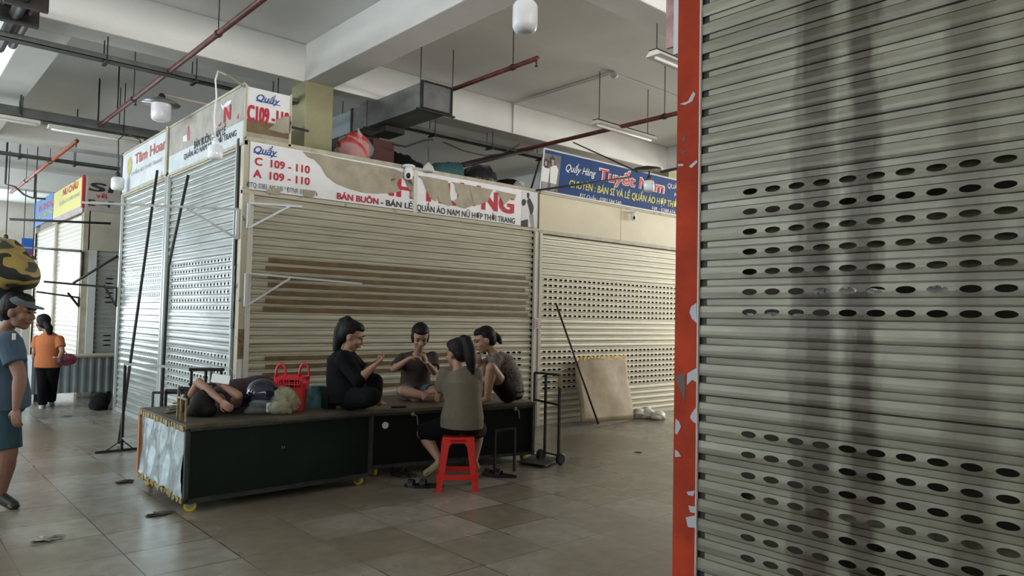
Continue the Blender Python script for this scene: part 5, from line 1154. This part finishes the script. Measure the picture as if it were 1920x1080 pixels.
tC, HC_, _ = figure('person', 'woman in an olive tee seen from behind, sitting on the red stool', (J['pel'].x, J['pel'].y, .455), J, F3*.62-R3*.78-U3*.16, U3, 'olive_tee', 'black_shorts',
       hair=hairC, topm=OLIVE, botm=BLKTR, sleeve=.62, legs=.98, curl=(.8, .8), palm=(tuple(-U3), tuple(-U3)), loose=.022, build=1.05, faceparts=False)
for L in 'LR':
    a_ = J[L+'a']; n_ = (J[L+'t']-a_).normalized(); b2 = NB(); cap(b2, a_+n_*.02+V((0, 0, -.04)), J[L+'t']+n_*.02+V((0, 0, -.012)), .040, .036); fused('slip_on_shoe', b2, mat('khaki_slipper', (.20, .19, .09), .6), tC, .008)
b2 = NB(); q = J['Ls'].lerp(J['Le'], .7); box(b2, q+V((-.05, -.045, -.01)), q+V((-.04, -.03, .015)))
obj('tattoo_mark', b2, HAIR, tC)
# --- D: woman squatting at the right
J = J_(pel=dp(958, 732, 7.42), wa=dp(957, 706, 7.42), ch=dp(944, 683, 7.40), nk=dp(926, 663, 7.40), hd=dp(908, 638, 7.38),
       Ls=dp(930, 674, 7.24), Rs=dp(924, 670, 7.56), Le=dp(922, 716, 7.10), Lw=dp(898, 707, 7.14), Re=dp(900, 702, 7.62), Rw=dp(898, 684, 7.44), Lf=dp(886, 705, 7.2), Rf=dp(897, 672, 7.40),
       Lh=dp(952, 738, 7.30), Rh=dp(952, 738, 7.52), Lk=dp(921, 690, 7.02), La=dp(914, 744, 7.06), Lt=dp(896, 752, 7.06), Rk=dp(905, 684, 7.48), Ra=dp(904, 744, 7.40), Rt=dp(890, 752, 7.40))
def hairD(b, H, M): ball(b, H(0, -.05, .05), (.075, .07, .07), M, 14); tube(b, [H(0, -.10, .02), H(0, -.135, -.02), H(0, -.14, -.08)], [.04, .035, .015], 12)
figure('person', 'woman in a patterned blouse and black shorts squatting right of the others', (J['pel'].x, J['pel'].y, T2), J, -R3*.90-U3*.30-F3*.28, U3-R3*.25, 'patterned_blouse', 'black_shorts',
       hair=hairD, topm=PATT, botm=BLKTR, sleeve=.42, legs=.55, curl=(.8, .8), palm=(tuple(F3), tuple(F3)), loose=.016, build=.98)
# --- E: person lying on the near cart, head towards the tin end
J = J_(pel=V((2.72, 6.52, CT+.13)), ch=V((2.40, 6.28, CT+.14)), nk=V((2.27, 6.18, CT+.12)), hd=dp(388, 757, 5.90),
       Ls=dp(437, 757, 6.02), Rs=dp(352, 757, 6.10), Re=dp(373, 717, 5.95), Rw=dp(415, 752, 5.74), Rf=dp(436, 772, 5.68), Le=dp(447, 742, 5.88), Lw=dp(420, 724, 5.92), Lf=dp(408, 712, 5.92),
       Lh=V((2.80, 6.47, CT+.12)), Rh=V((2.74, 6.60, CT+.12)), Lk=V((3.05, 6.52, CT+.16)), Rk=V((3.02, 6.70, CT+.16)), La=V((3.28, 6.70, CT+.06)), Ra=V((3.22, 6.75, CT+.06)), Lt=V((3.34, 6.78, CT+.07)), Rt=V((3.28, 6.82, CT+.07)))
def hairE(b, H, M): ball(b, H(0, -.02, .06), (.10, .10, .08), M, 16); ball(b, H(-.05, -.07, .02), (.09, .07, .06), M, 14); ball(b, H(.05, -.06, .05), (.08, .06, .06), M, 14)
tE, HE, _ = figure('person', 'person lying on the near cart with bare forearms raised over dark hair, holding a phone', (2.4, 6.25, CT), J, U3*.88+V((.4, .25, 0)), V((-.75, -.62, .12)), 'patterned_shirt', 'dark_trousers',
       hair=hairE, topm=mat('plum_pattern', (.055, .035, .05), .85, scale=60, col2=(.012, .008, .014)), botm=BLKTR, sleeve=.42, legs=1.9, curl=(.7, .9), palm=(tuple(-F3), tuple(F3)), loose=.02, faceparts=False)
ph_c = dp(414, 711, 5.80); ux_ = R3*.97-U3*.12; uy_ = (U3*.9+F3*.35).normalized(); 
b2 = NB(); slab(b2, [ph_c-ux_*.075-uy_*.036, ph_c+ux_*.075-uy_*.036, ph_c+ux_*.075+uy_*.036, ph_c-ux_*.075+uy_*.036], ux_.cross(uy_)*.009)
tph = obj('phone', b2, mat('phone_glare_pale', (.85, .88, .92), .25, metal=.1), None, bevel=.003); tag(tph, 'phone coloured pale for its glare, held up by the person lying on the cart', 'phone')  # pale colour stands in for the bright reflection on the phone
# --- F: man cut by the left edge
d1 = 5.5
J = J_(pel=dp(4, 752, d1), ch=dp(2, 660, d1), nk=dp(10, 618, d1), hd=dp(36, 584, d1), Rs=dp(16, 642, 5.33), Ls=dp(-2, 640, 5.70), Re=dp(38, 706, 5.28), Rw=dp(30, 766, 5.22), Rf=dp(30, 800, 5.2), Le=dp(-20, 700, 5.8), Lw=dp(5, 740, 5.85), Lf=dp(20, 750, 5.85),
       Rh=dp(4, 762, 5.42), Lh=dp(2, 762, 5.60), Rk=dp(14, 850, 5.38), Ra=dp(2, 925, 5.42), Rt=dp(24, 946, 5.40), Lk=dp(-22, 850, 5.65), La=dp(-50, 915, 5.7), Lt=dp(-30, 940, 5.7))
zA = J['Ra'].z; 
def hairF(b, H, M): pass
tF, HF, _ = figure('person', 'man in blue-grey tee, shorts and cap walking at the left edge with a camouflage sack', (J['Ra'].x, J['Ra'].y, 0), J, R3*.97-U3*.15+F3*.05, U3+R3*.05, 'blue_grey_tee', 'teal_shorts', skin=SKIND,
       hair=hairF, topm=mat('blue_grey_tee', (.050, .085, .125), .9, bump=.4, scale=10), botm=mat('teal_shorts', (.020, .055, .075), .85, bump=.4, scale=9), sleeve=.62, legs=.92, curl=(.6, .5), palm=(tuple(-F3), tuple(F3)), loose=.03, build=1.18, shoe=RUBBER, S=1.05)
b2 = NB(); _s, _f, _u, M_ = basis(R3*.97-U3*.15, U3); ball(b2, HF(0, -.015, .070), (.094, .110, .062), M_, 22); cap_ = obj('cap', b2, mat('grey_cap', (.11, .13, .14), .85), tF, smooth=True)
b2 = NB(); slab(b2, [HF(math.sin(a)*.075, .05+math.cos(a)*.115, .052-.012*abs(math.cos(a))) for a in [-1.57+3.14*k/12 for k in range(13)]], _u*.008); obj('cap_brim', b2, mat('grey_cap', (1, 1, 1)), tF, bevel=.002)
b2 = NB(); q = dp(26, 613+60-48, 5.2); box(b2, dp(22, 637, 5.24), dp(30, 625, 5.25)); obj('white_logo', b2, WHITEB, tF)
# camouflage sack
def camo():
    m = bpy.data.materials.new('camouflage'); m.use_nodes = True; nt = m.node_tree; b = nt.nodes['Principled BSDF']; b.inputs['Roughness'].default_value = .6
    tc = nt.nodes.new('ShaderNodeNewGeometry'); mp = nt.nodes.new('ShaderNodeMapping'); mp.inputs['Rotation'].default_value = (0, .7, .4); mp.inputs['Scale'].default_value = (1, 1, 1.8); n = nt.nodes.new('ShaderNodeTexNoise'); n.inputs['Scale'].default_value = 5.5; n.inputs['Detail'].default_value = .6
    r = nt.nodes.new('ShaderNodeValToRGB'); r.color_ramp.interpolation = 'CONSTANT'; e = r.color_ramp.elements
    e[0].position = 0; e[0].color = (.012, .016, .016, 1); e[1].position = .43; e[1].color = (.36, .26, .055, 1)
    x = e.new(.53); x.color = (.30, .21, .11, 1); x = e.new(.60); x.color = (.05, .06, .03, 1)
    nt.links.new(tc.outputs['Position'], mp.inputs[0]); nt.links.new(mp.outputs[0], n.inputs['Vector']); nt.links.new(n.outputs[0], r.inputs[0]); nt.links.new(r.outputs[0], b.inputs['Base Color']); return m
c = dp(8, 494, 5.55); b2 = NB(); ball(b2, (0, 0, 0), 1, seg=28)
ax = (R3*.80-U3*.60).normalized(); ay = (R3*.60+U3*.80).normalized()
for v in b2.verts:
    q = v.co; k = 1+.06*math.sin(q.x*7+q.y*3)+.05*math.sin(q.z*8); v.co = c+(ax*q.x*.27+ay*q.y*.17+F3*q.z*.2)*k
sk = obj('sack', b2, camo(), None, smooth=True); tag(sk, 'yellow and black camouflage sack carried on the shoulder of the man in the cap', 'sack')
c2_ = dp(6, 560, 5.6); b2 = lumpy('x', c2_, (.13, .12, .16), None, seed=90, flat=False); tag(obj('cloth_bundle', b2, mat('dark_green_cloth', (.02, .035, .03), .8), smooth=True), 'dark green bundle behind the neck of the man in the cap', 'bundle')
# --- G: walking woman in orange
d2 = 10.9
J = J_(pel=dp(90, 682, d2), ch=dp(91, 645, d2), nk=dp(88, 622, d2), hd=dp(80, 606, d2), Ls=dp(70, 637, d2), Rs=dp(111, 637, d2), Le=dp(64, 662, d2), Lw=dp(72, 680, 11.05), Re=dp(117, 660, 10.85), Rw=dp(110, 672, 10.7), Lf=dp(76, 686, 11.1), Rf=dp(103, 674, 10.6),
       Lh=dp(81, 690, d2), Rh=dp(99, 690, d2), Lk=dp(80, 724, 10.85), La=dp(80, 758, 10.95), Lt=dp(78, 766, 10.85), Rk=dp(98, 722, 11.0), Ra=dp(96, 752, 11.1), Rt=dp(97, 758, 11.2))
def hairG(b, H, M): ball(b, H(0, -.02, .05), (.095, .10, .085), M, 14); tube(b, [H(0, -.09, .0), H(.02, -.14, -.07), H(.03, -.14, -.16)], [.05, .055, .03], 12)
tG, HG, _ = figure('person', 'woman in an orange tee and black trousers walking away in the far aisle', (J['La'].x, J['La'].y, 0), J, F3*.55-R3*.83-U3*.05, U3, 'orange_tee', 'black_trousers', hair=hairG,
       topm=mat('orange_tee', (.42, .13, .045), .85, bump=.3), botm=BLKTR, sleeve=.6, legs=1.96, curl=(.7, .7), palm=(tuple(U3), tuple(U3)), loose=.03, build=1.0, vox=.01, faceparts=False, shoe=mat('grey_shoe', (.3, .32, .35), .5))
b2 = lumpy('x', dp(125, 674, 10.85), (.13, .07, .09), None, seed=95, flat=False, amp=.08); hb_ = thing('handbag', 'red and navy handbag hanging from the arm of the woman in orange', 'bag', dp(125, 685, 10.85)); obj('bag_body', b2, mat('bag_red', (.30, .03, .05), .5, scale=12, col2=(.02, .02, .06)), hb_, smooth=True)
b2 = NB(); tube(b2, [dp(119, 670, 10.85), dp(118, 655, 10.85), dp(130, 668, 10.85)], .008, 6); obj('bag_strap', b2, ROD, hb_)
